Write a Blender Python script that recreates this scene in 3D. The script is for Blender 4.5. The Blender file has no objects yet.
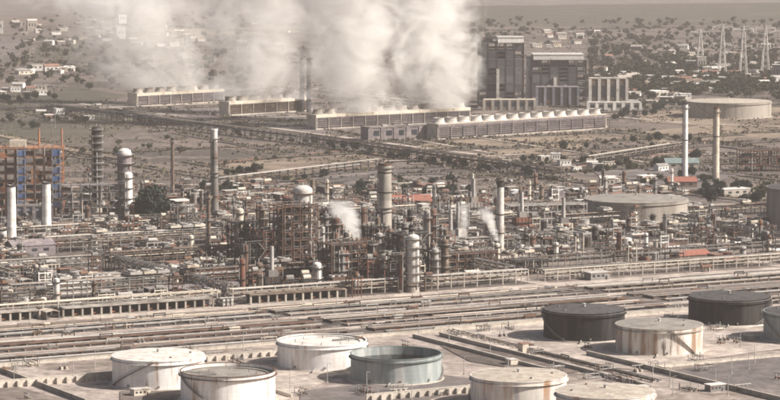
import bpy, math, random
from mathutils import Vector, Matrix
R = math.radians
rnd = random.Random(7)
scn = bpy.context.scene
col = scn.collection
# ------------------------------------------------------------------ camera
CAM_H, PITCH, FPX = 217.0, R(5.5), 2847.0
cam = bpy.data.cameras.new('camera'); camo = bpy.data.objects.new('camera', cam); col.objects.link(camo)
camo.location = (0, 0, CAM_H); camo.rotation_euler = (R(90) - PITCH, 0, 0)
cam.sensor_width = 36; cam.lens = FPX / 780 * 36; cam.clip_start = 5; cam.clip_end = 60000
scn.camera = camo
# ------------------------------------------------------------------ sky, sun, exposure
SUN_EL, SUN_AZ = R(37), R(104)          # azimuth clockwise from the viewing direction (+Y)
w = bpy.data.worlds.new('World'); scn.world = w; w.use_nodes = True
nt = w.node_tree; bg = nt.nodes['Background']
sky = nt.nodes.new('ShaderNodeTexSky'); sky.sky_type = 'NISHITA'; sky.sun_disc = False
sky.sun_elevation = SUN_EL; sky.sun_rotation = SUN_AZ; sky.dust_density = 6; sky.air_density = 1.0; sky.ozone_density = 0.5
nt.links.new(sky.outputs[0], bg.inputs[0]); bg.inputs[1].default_value = 0.05
sl = bpy.data.lights.new('sun', 'SUN'); so = bpy.data.objects.new('sun', sl); col.objects.link(so)
sl.energy = 5.0; sl.angle = R(0.5); sl.color = (1.0, 0.925, 0.845)
sv = Vector((math.sin(SUN_AZ) * math.cos(SUN_EL), math.cos(SUN_AZ) * math.cos(SUN_EL), math.sin(SUN_EL)))
so.rotation_euler = sv.to_track_quat('Z', 'Y').to_euler(); so.location = (600, 1500, 500)
vs = scn.view_settings; vs.view_transform = 'Standard'; vs.look = 'None'; vs.gamma = 1; vs.use_curve_mapping = False
vs.exposure = 0.75
scn.render.engine = 'CYCLES'
cy = scn.cycles
cy.max_bounces = 10; cy.diffuse_bounces = 2; cy.glossy_bounces = 1; cy.transmission_bounces = 1
cy.volume_bounces = 8; cy.transparent_max_bounces = 8; cy.volume_max_steps = 256; cy.volume_step_rate = 0.4
cy.use_adaptive_sampling = True; cy.adaptive_threshold = 0.02
cy.filter_width = 1.8
# ------------------------------------------------------------------ places: a point of the plain from where it lies in the view
def ray(x, y):
    u, v = (x - 390) / FPX, (200 - y) / FPX
    return Vector((u, math.cos(PITCH) + v * math.sin(PITCH), -math.sin(PITCH) + v * math.cos(PITCH)))
def G(x, y, z=0.0):
    d = ray(x, y); t = (CAM_H - z) / -d.z
    return Vector((d.x * t, d.y * t, z))
def HT(p, ytop):
    d = ray(390, ytop)
    return CAM_H + d.z * p.y / d.y
def PXM(p): return p.y / FPX
def XY(p):   # inverse: where a point of the plain is seen
    f = p.y * math.cos(PITCH) + (CAM_H - p.z) * math.sin(PITCH)
    v = p.y * math.sin(PITCH) - (CAM_H - p.z) * math.cos(PITCH)
    return 390 + FPX * p.x / f, 200 - FPX * v / f
A = R(29)                                # the plant's street grid is turned by this angle
E1 = Vector((math.cos(A), math.sin(A), 0)); E2 = Vector((-math.sin(A), math.cos(A), 0))
ORG = G(390, 300)
def P(a, b, z=0.0): return ORG + E1 * a + E2 * b + Vector((0, 0, z))
def AB(p):
    q = p - ORG; return q.dot(E1), q.dot(E2)
# ------------------------------------------------------------------ materials
MATS = {}
def mat(name, c, rough=.8, var=.25, stain=None, amt=0.0, sc=.12, streak=False, metal=0.0, fine=.35, stain2=None, amt2=0.0, mid=0.0):
    if name in MATS: return MATS[name]
    m = bpy.data.materials.new(name); m.use_nodes = True; MATS[name] = m
    n, l = m.node_tree.nodes, m.node_tree.links
    b = n['Principled BSDF']; b.inputs['Roughness'].default_value = rough; b.inputs['Metallic'].default_value = metal
    b.inputs['Specular IOR Level'].default_value = .25
    geo = n.new('ShaderNodeNewGeometry'); mp = n.new('ShaderNodeMapping'); l.new(geo.outputs['Position'], mp.inputs['Vector'])
    mp.inputs['Scale'].default_value = (1, 1, .12) if streak else (1, 1, 1)
    def noise(scale, det=4):
        t = n.new('ShaderNodeTexNoise'); t.inputs['Scale'].default_value = scale; t.inputs['Detail'].default_value = det
        t.inputs['Roughness'].default_value = .6
        l.new(mp.outputs[0], t.inputs['Vector']); return t.outputs['Fac']
    def ramp(src, lo, hi):
        r = n.new('ShaderNodeMapRange'); r.inputs['From Min'].default_value = lo; r.inputs['From Max'].default_value = hi
        l.new(src, r.inputs['Value']); return r.outputs[0]
    def mix(f, a, bcol):
        x = n.new('ShaderNodeMix'); x.data_type = 'RGBA'; l.new(f, x.inputs['Factor'])
        if isinstance(a, tuple): x.inputs['A'].default_value = (*a, 1)
        else: l.new(a, x.inputs['A'])
        if isinstance(bcol, tuple): x.inputs['B'].default_value = (*bcol, 1)
        else: l.new(bcol, x.inputs['B'])
        return x.outputs['Result']
    cur = tuple(c)
    if stain: cur = mix(ramp(noise(sc), .62 - amt * .35, .74 - amt * .35), cur, tuple(stain))
    if stain2: cur = mix(ramp(noise(sc * 1.7 + .013), .62 - amt2 * .35, .70 - amt2 * .35), cur, tuple(stain2))
    # fine grime and object-to-object difference
    oi = n.new('ShaderNodeObjectInfo')
    r1 = ramp(oi.outputs['Random'], 0, 1); n1 = r1.node
    n1.inputs['To Min'].default_value = 1 - var; n1.inputs['To Max'].default_value = 1 + var * .6
    nf = ramp(noise(max(.35, sc * 4), 5), .3, .7); n2 = nf.node
    n2.inputs['To Min'].default_value = 1 - fine; n2.inputs['To Max'].default_value = 1.08
    mu = n.new('ShaderNodeMath'); mu.operation = 'MULTIPLY'; l.new(r1, mu.inputs[0]); l.new(nf, mu.inputs[1])
    if mid:
        nm = ramp(noise(.11, 6), .38, .66); nm.node.inputs['To Min'].default_value = 1 - mid; nm.node.inputs['To Max'].default_value = 1.1
        m2 = n.new('ShaderNodeMath'); m2.operation = 'MULTIPLY'; l.new(mu.outputs[0], m2.inputs[0]); l.new(nm, m2.inputs[1]); mu = m2
    hs = n.new('ShaderNodeHueSaturation'); l.new(mu.outputs[0], hs.inputs['Value'])
    if isinstance(cur, tuple): hs.inputs['Color'].default_value = (*cur, 1)
    else: l.new(cur, hs.inputs['Color'])
    l.new(hs.outputs[0], b.inputs['Base Color'])
    return m
RUST = (.20, .095, .05)
mat('steel', (.22, .21, .20), stain=RUST, amt=.15)
mat('galv', (.42, .40, .38), stain=(.25, .2, .17), amt=.1)
mat('darksteel', (.05, .044, .042), stain=RUST, amt=.1)
mat('rust', (.18, .105, .075), stain=(.10, .06, .045), amt=.4)
mat('redlead', (.22, .095, .065), stain=(.11, .065, .05), amt=.4)
mat('brown', (.16, .12, .095), stain=(.3, .25, .2), amt=.2)
mat('cream', (.62, .56, .47), stain=(.33, .25, .19), amt=.15)
mat('white', (.78, .76, .73), stain=(.5, .45, .4), amt=.1, fine=.2)
mat('offwhite', (.66, .63, .59), stain=(.4, .36, .32), amt=.2)
mat('black', (.022, .021, .022), stain=(.045, .04, .037), amt=.3)
mat('concrete', (.43, .39, .345), stain=(.28, .25, .22), amt=.3, var=.15)
mat('palecon', (.55, .50, .44), stain=(.4, .36, .31), amt=.3, var=.12)
mat('asphalt', (.13, .12, .115), stain=(.2, .18, .165), amt=.3, var=.05)
mat('orange', (.44, .20, .105), stain=(.24, .15, .11), amt=.4)
mat('blue', (.09, .16, .34), stain=(.22, .225, .25), amt=.4)
mat('teal', (.18, .23, .23), stain=(.3, .3, .29), amt=.2)
mat('redroof', (.36, .15, .11), stain=(.25, .13, .1), amt=.3)
mat('tile', (.30, .17, .13), stain=(.2, .13, .1), amt=.3)
mat('glass', (.04, .05, .06), rough=.2, var=.4)
mat('bluegrey', (.22, .23, .27), stain=(.3, .29, .3), amt=.3)
mat('mauve', (.23, .20, .21), stain=(.32, .28, .27), amt=.3)
mat('leaf', (.055, .065, .035), rough=.9, var=.35, stain=(.085, .085, .045), amt=.4, sc=.3)
mat('darkleaf', (.03, .042, .034), rough=.9, var=.25, stain=(.045, .055, .04), amt=.4, sc=.3)
mat('dryleaf', (.10, .095, .055), rough=.9, var=.35, stain=(.13, .11, .07), amt=.4, sc=.3)
mat('weathered', (.40, .37, .33), stain=(.22, .19, .165), amt=.4, sc=.1, streak=True)
mat('clad_dark', (.085, .085, .095), stain=(.13, .125, .125), amt=.3)
mat('clad_mid', (.15, .145, .15), stain=(.10, .095, .1), amt=.3)
mat('bark', (.10, .075, .055), rough=.95)
# ------------------------------------------------------------------ mesh data (shared between alike pieces)
MESH = {}
def cached(key, fn, m):
    if key not in MESH:
        me = fn(); me.materials.append(MATS[m]); MESH[key] = me
    return MESH[key]
def frompy(name, v, f, smooth=False):
    me = bpy.data.meshes.new(name); me.from_pydata(v, [], f); me.update()
    if smooth: me.polygons.foreach_set('use_smooth', [True] * len(me.polygons))
    return me
CUBE = [(x, y, z) for x in (-.5, .5) for y in (-.5, .5) for z in (-.5, .5)]
CUBEF = [(0, 1, 3, 2), (4, 6, 7, 5), (0, 4, 5, 1), (2, 3, 7, 6), (0, 2, 6, 4), (1, 5, 7, 3)]
def boxm(m): return cached(('box', m), lambda: frompy('box', CUBE, CUBEF), m)
def lathe_raw(prof, n, closed=False):
    v, f, sm = [], [], []
    segs = list(zip(prof[:-1], prof[1:]))
    if closed: segs.append((prof[-1], prof[0]))
    for (r0, z0), (r1, z1) in segs:
        s = len(v)
        if r0 < 1e-4 and r1 < 1e-4: continue
        for r, z in ((r0, z0), (r1, z1)):
            if r < 1e-4: v.append((0, 0, z))
            else: v += [(r * math.cos(2 * math.pi * k / n), r * math.sin(2 * math.pi * k / n), z) for k in range(n)]
        for k in range(n):
            j = (k + 1) % n
            if r0 < 1e-4: f.append((s, s + 1 + j, s + 1 + k))
            elif r1 < 1e-4: f.append((s + k, s + j, s + n))
            else: f.append((s + k, s + j, s + n + j, s + n + k))
    return v, f
def lathem(prof, m, n=16, closed=False):
    prof = tuple((round(r, 3), round(z, 3)) for r, z in prof)
    return cached(('lathe', prof, m, n, closed), lambda: frompy('lathe', *lathe_raw(prof, n, closed), True), m)
def cylm(m, n=12): return lathem(((0, 0), (1, 0), (1, 1), (0, 1)), m, n)
def capsule_prof(r, L, d=.45):
    k = [math.sin(t * math.pi / 8) for t in range(5)]; c = [math.cos(t * math.pi / 8) for t in range(5)]
    lo = [(r * k[i], r * d * (1 - c[i])) for i in range(5)]
    return lo + [(r * k[i], L - r * d * (1 - c[i])) for i in (4, 3, 2, 1, 0)]
# ------------------------------------------------------------------ objects
def tag(o, label=None, cat=None, group=None, kind=None):
    if label: o['label'] = label
    if cat: o['category'] = cat
    if group: o['group'] = group
    if kind: o['kind'] = kind
    return o
def thing(name, label, cat, loc, rz=0.0, group=None):
    o = bpy.data.objects.new(name, None); col.objects.link(o)
    o.location = loc; o.rotation_euler = (0, 0, rz); o.empty_display_size = 2
    return tag(o, label, cat, group)
def put(par, name, me, loc=(0, 0, 0), sc=(1, 1, 1), rot=(0, 0, 0)):
    o = bpy.data.objects.new(name, me); col.objects.link(o); o.parent = par
    o.location = loc; o.scale = sc; o.rotation_euler = rot
    return o
def bx(par, name, m, c, s, rz=0.0, rot=None):
    return put(par, name, boxm(m), c, s, rot or (0, 0, rz))
def tb(par, name, m, p, q, r, n=8):
    p, q = Vector(p), Vector(q); d = q - p
    return put(par, name, cylm(m, n), p, (r, r, d.length), d.to_track_quat('Z', 'Y').to_euler())
def bar(par, name, m, p, q, t):
    p, q = Vector(p), Vector(q); d = q - p
    return put(par, name, boxm(m), (p + q) / 2, (t, t, d.length), d.to_track_quat('Z', 'Y').to_euler())
def kids(o): return CH.get(o.name, [])
def copy_tree(root, loc, rz, label=None, group=None, sc=1.0, name=None):
    c = root.copy(); col.objects.link(c); c.location = loc; c.rotation_euler = (0, 0, rz); c.scale = (sc, sc, sc)
    if label: c['label'] = label
    if group: c['group'] = group
    for ch in root.children:
        d = ch.copy(); col.objects.link(d); d.parent = c
        for g in ch.children:
            e = g.copy(); col.objects.link(e); e.parent = d
    return c
def wipe(root):
    for ch in list(root.children_recursive): bpy.data.objects.remove(ch)
    bpy.data.objects.remove(root)
def merge(parts):   # [(verts, faces)] into one
    v, f = [], []
    for a, b in parts:
        s = len(v); v += a; f += [tuple(i + s for i in q) for q in b]
    return v, f
def rawbox(c, s, M=None):
    v = [Vector((c[0] + x * s[0], c[1] + y * s[1], c[2] + z * s[2])) for x, y, z in CUBE]
    if M: v = [M @ p for p in v]
    return [tuple(p) for p in v], CUBEF
def rawbar(p, q, t):
    p, q = Vector(p), Vector(q); d = q - p
    M = Matrix.Translation((p + q) / 2) @ d.to_track_quat('Z', 'Y').to_matrix().to_4x4()
    return rawbox((0, 0, 0), (t, t, d.length), M)
def meshobj(par, name, raw, m, loc=(0, 0, 0), rot=(0, 0, 0), smooth=False):
    me = frompy(name, *raw, smooth); me.materials.append(MATS[m])
    return put(par, name, me, loc, (1, 1, 1), rot)
# ------------------------------------------------------------------ the ground, fields, roads
mat('ground', (.47, .40, .36), rough=.95, var=0, stain=(.29, .24, .21), amt=.35, sc=.014, stain2=(.54, .465, .41), amt2=.2, fine=.4, mid=.4)
mat('plant_floor', (.17, .143, .13), rough=.95, var=.1, stain=(.09, .075, .07), amt=.4, sc=.03, stain2=(.29, .245, .22), amt2=.15, fine=.4, mid=.4)
mat('plain', (.205, .17, .15), rough=.95, var=0, stain=(.115, .098, .087), amt=.45, sc=.005, stain2=(.27, .22, .185), amt2=.2, fine=.45, mid=.35)
mat('field_tan', (.33, .262, .2), rough=.95, var=.08, stain=(.19, .15, .122), amt=.4, sc=.008, fine=.35, mid=.3)
mat('field_brown', (.21, .167, .145), rough=.95, var=.1, stain=(.14, .118, .105), amt=.4, sc=.009, fine=.35, mid=.35)
mat('field_olive', (.115, .105, .08), rough=.95, var=.1, stain=(.16, .138, .108), amt=.4, sc=.008, fine=.35, mid=.35)
mat('field_grey', (.20, .176, .17), rough=.95, var=.1, stain=(.27, .235, .22), amt=.4, sc=.01, fine=.35, mid=.35)
mat('field_red', (.27, .15, .115), rough=.95, var=.05, stain=(.33, .2, .15), amt=.3, sc=.02, fine=.3)
mat('gravel', (.56, .485, .43), rough=.95, var=.06, stain=(.41, .35, .31), amt=.35, sc=.03, fine=.35, mid=.35)
mat('dirt_dark', (.23, .19, .17), rough=.95, var=.06, stain=(.29, .245, .215), amt=.35, sc=.03, fine=.35, mid=.4)
def sheet(name, pts, m, z, kind='structure'):
    me = bpy.data.meshes.new(name); me.from_pydata([(p.x, p.y, z) for p in pts], [], [tuple(range(len(pts)))]); me.materials.append(MATS[m])
    if me.polygons[0].normal.z < 0: me.flip_normals()
    o = bpy.data.objects.new(name, me); col.objects.link(o); o['kind'] = kind; return o
def patch(name, px, m, z): return sheet(name, [G(*q) for q in px], m, z)
def strip(name, pts, width, m, z):
    L, Rr = [], []
    for i, p in enumerate(pts):
        d = (pts[min(i + 1, len(pts) - 1)] - pts[max(i - 1, 0)]); d.z = 0; d.normalize(); n = Vector((-d.y, d.x, 0)) * width / 2
        L.append(p + n); Rr.append(p - n)
    v = [(p.x, p.y, z) for p in L + Rr]; k = len(L)
    me = bpy.data.meshes.new(name); me.from_pydata(v, [], [(k + i, k + i + 1, i + 1, i) for i in range(k - 1)]); me.materials.append(MATS[m])
    o = bpy.data.objects.new(name, me); col.objects.link(o); o['kind'] = 'structure'; return o
sheet('ground', [Vector((-9000, -400, 0)), Vector((9000, -400, 0)), Vector((9000, 21000, 0)), Vector((-9000, 21000, 0))], 'plain', 0)
plant = [P(-900, -500), P(900, -500), P(900, 430), P(350, 520), P(-100, 560), P(-900, 560)]
sheet('plant_ground', plant, 'ground', .04)
Z = .08
def fld(px, m):
    global Z
    Z += .02; return patch('field', px, m, Z)
# far plain
fld([(-60, 24), (840, 20), (840, -20), (-60, -20)], 'field_grey')
fld([(470, 27), (840, 24), (840, 2), (470, 6)], 'field_olive')
fld([(-40, 15), (250, 12), (250, 22), (-40, 26)], 'field_brown')
fld([(520, 38), (700, 36), (700, 30), (520, 32)], 'field_brown')
fld([(40, 42), (88, 40), (86, 60), (30, 62)], 'field_olive')
fld([(-20, 40), (20, 38), (18, 60), (-20, 62)], 'field_grey')
fld([(130, 30), (300, 26), (300, 34), (130, 38)], 'field_tan')
# between the power station and the refinery
fld([(-20, 92), (70, 86), (130, 96), (60, 110), (-20, 118)], 'field_olive')
fld([(-20, 112), (45, 106), (150, 124), (60, 150), (-20, 150)], 'field_olive')
fld([(60, 104), (230, 108), (440, 128), (370, 126), (330, 134), (180, 120)], 'field_grey')
fld([(170, 128), (330, 138), (420, 152), (330, 150), (200, 150), (150, 140)], 'field_brown')
fld([(195, 168), (340, 152), (384, 158), (380, 172), (240, 182)], 'field_tan')
fld([(225, 172), (340, 158), (372, 163), (300, 172)], 'field_tan')
fld([(310, 178), (380, 166), (470, 176), (440, 190), (340, 192)], 'field_grey')
fld([(395, 152), (435, 142), (610, 130), (560, 160), (500, 168), (430, 160)], 'field_tan')
fld([(436, 150), (520, 144), (545, 150), (480, 162)], 'field_tan')
fld([(560, 160), (600, 140), (690, 134), (690, 152), (600, 170)], 'field_brown')
fld([(590, 138), (700, 126), (790, 122), (790, 138), (720, 142), (680, 146)], 'field_tan')
fld([(640, 112), (690, 110), (800, 106), (800, 124), (700, 126), (640, 122)], 'field_tan')
fld([(385, 194), (432, 194), (440, 208), (392, 212)], 'field_red')
fld([(590, 170), (690, 160), (740, 175), (700, 190), (620, 190)], 'field_grey')
# roads on the plain
def proad(px, width, m='asphalt'):
    global Z
    Z += .02; return strip('road', [G(*q) for q in px], width, m, Z)
proad([(-30, 122), (60, 118), (150, 114), (230, 112)], 12, 'asphalt')
proad([(40, 104), (120, 115), (210, 128), (300, 140), (390, 154), (470, 166), (540, 178)], 38, 'plant_floor')
proad([(40, 104), (120, 115), (210, 128), (300, 140), (390, 154), (470, 166), (540, 178)], 17, 'asphalt')
proad([(80, 104), (190, 118), (300, 132), (420, 148), (520, 160)], 9, 'gravel')
proad([(200, 165), (345, 151), (440, 160), (480, 168)], 8, 'field_red')
proad([(300, 186), (390, 174), (560, 158), (700, 146), (800, 138)], 24, 'plant_floor')
proad([(210, 190), (310, 176), (385, 168)], 26, 'plant_floor')
proad([(-30, 112), (60, 106), (140, 108)], 26, 'plant_floor')
proad([(560, 172), (640, 158), (700, 150)], 18, 'plant_floor')
proad([(300, 186), (390, 174), (560, 158), (700, 146), (800, 138)], 10, 'asphalt')
proad([(560, 170), (640, 158), (700, 150)], 7, 'field_red')
proad([(560, 165), (640, 150), (790, 141)], 6, 'dirt_dark')
proad([(210, 190), (310, 176), (385, 168)], 12, 'asphalt')
proad([(600, 116), (690, 124), (800, 128)], 10, 'gravel')
proad([(-20, 72), (100, 66), (240, 60)], 10, 'gravel')
proad([(480, 46), (800, 52)], 12, 'gravel')
# tracks, ditches and field edges
tk = random.Random(31); TRACKS = []
for k in range(70):
    x, y = tk.uniform(-10, 790), tk.uniform(105, 188) if k < 46 else tk.uniform(22, 100)
    d = E1 if tk.random() < .55 else -E2; p0 = G(x, y); L = tk.uniform(120, 420) * (1 if k < 46 else 2.5); p1 = p0 + (d + Vector((tk.uniform(-.12, .12), tk.uniform(-.12, .12), 0))) * L; pm = p0.lerp(p1, .5) + Vector((tk.uniform(-8, 8), tk.uniform(-8, 8), 0))
    Z += .006; strip('track', [p0, pm, p1], tk.choice((4, 6, 9, 14)), tk.choice(('plant_floor', 'plant_floor', 'gravel', 'field_olive', 'field_tan', 'asphalt')), Z); TRACKS.append((p0, p1))
# roads, gravel lanes and basins of the plant, all on its grid
def lane(a0, a1, b, wd, m):
    global Z
    Z += .01; return strip('plant_road', [P(a0, b), P(a1, b)], wd, m, Z)
def cross(a, b0, b1, wd, m):
    global Z
    Z += .01; return strip('plant_road', [P(a, b0), P(a, b1)], wd, m, Z)
Z = .06
for b, wd, m in ((14, 12, 'gravel'), (-16, 40, 'plant_floor'), (-66, 40, 'plant_floor'), (-111, 26, 'plant_floor'), (-41, 9, 'gravel'), (-92, 10, 'gravel'), (150, 11, 'gravel'), (262, 11, 'gravel'), (372, 12, 'gravel')):
    lane(-800, 800, b, wd, m)
for a0, a1 in ((-330, -274), (-262, -101), (-89, 112), (124, 294), (306, 560)):
    for b0, b1 in ((24, 143), (157, 255), (269, 365), (379, 470)):
        Z += .002; sheet('plant_floor', [P(a0, b0), P(a1, b0), P(a1, b1), P(a0, b1)], 'plant_floor' if not (a0 > 100 and b0 < 100) else 'dirt_dark', Z)
for a, b0, b1 in ((-268, 10, 420), (-95, 160, 420), (118, 10, 420), (300, 10, 400)):
    cross(a, b0, b1, 11, 'gravel')
# ------------------------------------------------------------------ the haze over the plain
def haze():
    o = bpy.data.objects.new('haze', frompy('haze', *rawbox((0, 10300, 199.5), (18600, 22000, 401))))
    col.objects.link(o); o['kind'] = 'stuff'; tag(o, 'pale dusty haze over the whole plain', 'haze')
    m = bpy.data.materials.new('haze'); m.use_nodes = True; n = m.node_tree.nodes; n.clear()
    out = n.new('ShaderNodeOutputMaterial'); v = n.new('ShaderNodeVolumePrincipled')
    v.inputs['Color'].default_value = (.60, .57, .56, 1); v.inputs['Density'].default_value = 6e-5
    v.inputs['Anisotropy'].default_value = 0.0
    m.node_tree.links.new(v.outputs[0], out.inputs['Volume']); o.data.materials.append(m)
haze()
# ------------------------------------------------------------------ steam
def steam(name, label, p0, rz, H, w0, w1, d0, d1, dx, dy, dens, nscale, thr, gain, pw=1.0, seed=0.0, fade=.25):
    """a plume of steam: rises H metres from p0, half widths w0->w1 along, d0->d1 across, leaning by (dx, dy)"""
    n, v, f = 20, [], []
    K = 8
    for k in range(K + 1):
        h = k / K; s = 1.12
        for i in range(n):
            t = 2 * math.pi * i / n
            v.append((dx * h ** pw + s * (w0 + (w1 - w0) * h) * math.cos(t), dy * h ** pw + s * (d0 + (d1 - d0) * h) * math.sin(t), h * H))
    for k in range(K):
        for i in range(n):
            j = (i + 1) % n; f.append((k * n + i, k * n + j, (k + 1) * n + j, (k + 1) * n + i))
    f.append(tuple(range(n))[::-1]); f.append(tuple(K * n + i for i in range(n)))
    o = bpy.data.objects.new('steam_plume', frompy('steam_plume', v, f)); col.objects.link(o)
    o.location = p0; o.rotation_euler = (0, 0, rz); tag(o, label, 'steam')
    m = bpy.data.materials.new(name); m.use_nodes = True; nn, l = m.node_tree.nodes, m.node_tree.links; nn.clear()
    out = nn.new('ShaderNodeOutputMaterial'); vol = nn.new('ShaderNodeVolumePrincipled'); l.new(vol.outputs[0], out.inputs['Volume'])
    vol.inputs['Color'].default_value = (1.0, .995, .985, 1); vol.inputs['Anisotropy'].default_value = 0.0
    tc = nn.new('ShaderNodeTexCoord'); sp = nn.new('ShaderNodeSeparateXYZ'); l.new(tc.outputs['Object'], sp.inputs[0])
    def M(op, a, b=None, clamp=False):
        x = nn.new('ShaderNodeMath'); x.operation = op; x.use_clamp = clamp
        for i, q in enumerate((a, b)):
            if q is None: continue
            if isinstance(q, (int, float)): x.inputs[i].default_value = q
            else: l.new(q, x.inputs[i])
        return x.outputs[0]
    h = M('DIVIDE', sp.outputs[2], H, True); hp = M('POWER', h, pw) if pw != 1 else h
    xx = M('DIVIDE', M('SUBTRACT', sp.outputs[0], M('MULTIPLY', hp, dx)), M('ADD', M('MULTIPLY', h, w1 - w0), w0))
    yy = M('DIVIDE', M('SUBTRACT', sp.outputs[1], M('MULTIPLY', hp, dy)), M('ADD', M('MULTIPLY', h, d1 - d0), d0))
    r2 = M('ADD', M('MULTIPLY', xx, xx), M('MULTIPLY', yy, yy))
    mp = nn.new('ShaderNodeMapping'); l.new(tc.outputs['Object'], mp.inputs[0]); mp.inputs['Location'].default_value = (seed, seed * 1.7, -seed)
    mp.inputs['Scale'].default_value = (1, 1, 1.1)
    no = nn.new('ShaderNodeTexNoise'); no.inputs['Scale'].default_value = nscale; no.inputs['Detail'].default_value = 7; no.inputs['Roughness'].default_value = .66; no.inputs['Distortion'].default_value = .8
    l.new(mp.outputs[0], no.inputs['Vector'])
    core = M('SUBTRACT', 1.0, r2)
    q = M('ADD', M('MULTIPLY', M('SUBTRACT', no.outputs['Fac'], thr), gain), M('MULTIPLY', M('SUBTRACT', core, .6), 1.35))
    q = M('MULTIPLY', M('MULTIPLY', q, 1.0, True), M('MULTIPLY', M('MULTIPLY', core, 4.0, True), 1.0))
    up = M('SUBTRACT', 1.0, M('MULTIPLY', M('SUBTRACT', h, 1 - fade), 1 / fade), True)
    thin = M('SUBTRACT', 1.0, M('MULTIPLY', h, .45))
    l.new(M('MULTIPLY', M('MULTIPLY', M('MULTIPLY', q, up), thin), dens), vol.inputs['Density'])
    o.data.materials.append(m)
    return o
# ------------------------------------------------------------------ cooling towers of the power station
def cooling_tower(pl, pr, ncell, hgt, label, depth=17.0, wallm='mauve', capm='cream', row4=False):
    fasc, part = ('mauve', 'mauve') if row4 else (capm, 'concrete')
    d = pr - pl; L = d.length; rz = math.atan2(d.y, d.x)
    t = thing('cooling_tower', label, 'cooling tower', pl, rz, 'rows of cooling towers at the power station')
    cw = L / ncell
    bx(t, 'basin', 'concrete', (L / 2, depth / 2, .8), (L + 3, depth + 4, 1.6))
    bx(t, 'fan_deck', capm, (L / 2, depth / 2, hgt + .4), (L + 1, depth + 1, .8))
    bx(t, 'fascia', fasc, (L / 2, -.35, hgt - 1.3), (L + .6, .5, 2.6)); bx(t, 'fascia', fasc, (L / 2, depth + .35, hgt - 1.3), (L + .6, .5, 2.6))
    for s in (0, L): bx(t, 'end_wall', capm, (s, depth / 2, hgt / 2 + .8), (.6, depth, hgt - 1.62))
    fan = lathem(((cw * .40, 0), (cw * .33, 2.0), (cw * .31, 4.0), (cw * .33, 5.6), (cw * .315, 5.6), (cw * .295, 4.0), (cw * .315, 2.0), (cw * .38, 0)), 'weathered' if not row4 else 'offwhite', 18)
    for i in range(ncell):
        x = (i + .5) * cw
        bx(t, 'partition', part, (i * cw + .5 + (.4 if i == 0 else 0), -.1, hgt / 2), (.7, .9, hgt - 1.7))
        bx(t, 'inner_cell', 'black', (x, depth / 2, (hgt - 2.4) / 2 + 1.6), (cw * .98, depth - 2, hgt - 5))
        for k in range(5):
            z = 2.4 + k * (hgt - 5.2) / 5
            bx(t, 'louvre', wallm, (x, .25, z + 1), (cw * .9, .25, (hgt - 5.2) / 5 * .8), rot=(R(28), 0, 0))
        put(t, 'fan_stack', fan, (x, depth / 2, hgt + .8))
        put(t, 'fan_hub', lathem(((0, 0), (cw * .06, 0), (cw * .06, 1.2), (0, 1.6)), 'steel', 8), (x, depth / 2, hgt + 2.2))
        for k in range(3): bx(t, 'fan_blade', 'steel', (x, depth / 2, hgt + 2.9), (cw * .66, .8, .12), rz=k * R(60) + i)
    bx(t, 'stair', 'galv', (L + 2.6, depth / 2, hgt / 2 + .5), (1.4, hgt * 1.35, .4), rot=(R(40), 0, 0))
    return t
CT = []
for (x0, y0, x1, y1, nc, lab) in (
    (137, 107, 224, 102, 8, 'cream cooling tower row farthest left under the faint drifting steam'),
    (229, 116, 311, 111, 7, 'cream cooling tower row second from the left, wrapped in steam'),
    (316, 130, 470, 122, 13, 'cooling tower row under the thickest white steam'),
    (438, 140, 606, 129, 14, 'long steam-free cooling tower row in front of the boiler houses')):
    pl, pr = G(x0, y0), G(x1, y1); CT.append((pl, pr))
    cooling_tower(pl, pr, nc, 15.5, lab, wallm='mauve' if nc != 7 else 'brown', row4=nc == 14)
def mid(i, a): return CT[i][0].lerp(CT[i][1], a)
def ctrz(i):
    d = CT[i][1] - CT[i][0]; return math.atan2(d.y, d.x)
up = Vector((0, 0, 17))
# the wind blows to the left
steam('steam_1', 'faint cream steam drifting left from the leftmost cooling towers', mid(0, .55) + up, 0, 150, 100, 185, 28, 60, -95, 20, .05, .02, .43, 3.2, .5, 3)
steam('steam_2', 'grey-white steam between the faint left plume and the dark gap', mid(1, .38) + up, 0, 240, 86, 150, 28, 55, -6, 20, .055, .022, .45, 3.4, .8, 11)
steam('steam_3', 'tall bright steam plume left of the thickest one', mid(2, .27) + up, 0, 245, 74, 125, 30, 55, -16, 10, .075, .025, .46, 3.6, 1.0, 23)
steam('steam_4', 'thickest white steam plume beside the tall boiler house', mid(2, .80) + up, 0, 245, 58, 104, 30, 55, -14, 10, .085, .025, .45, 3.6, 1.0, 41)
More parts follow.
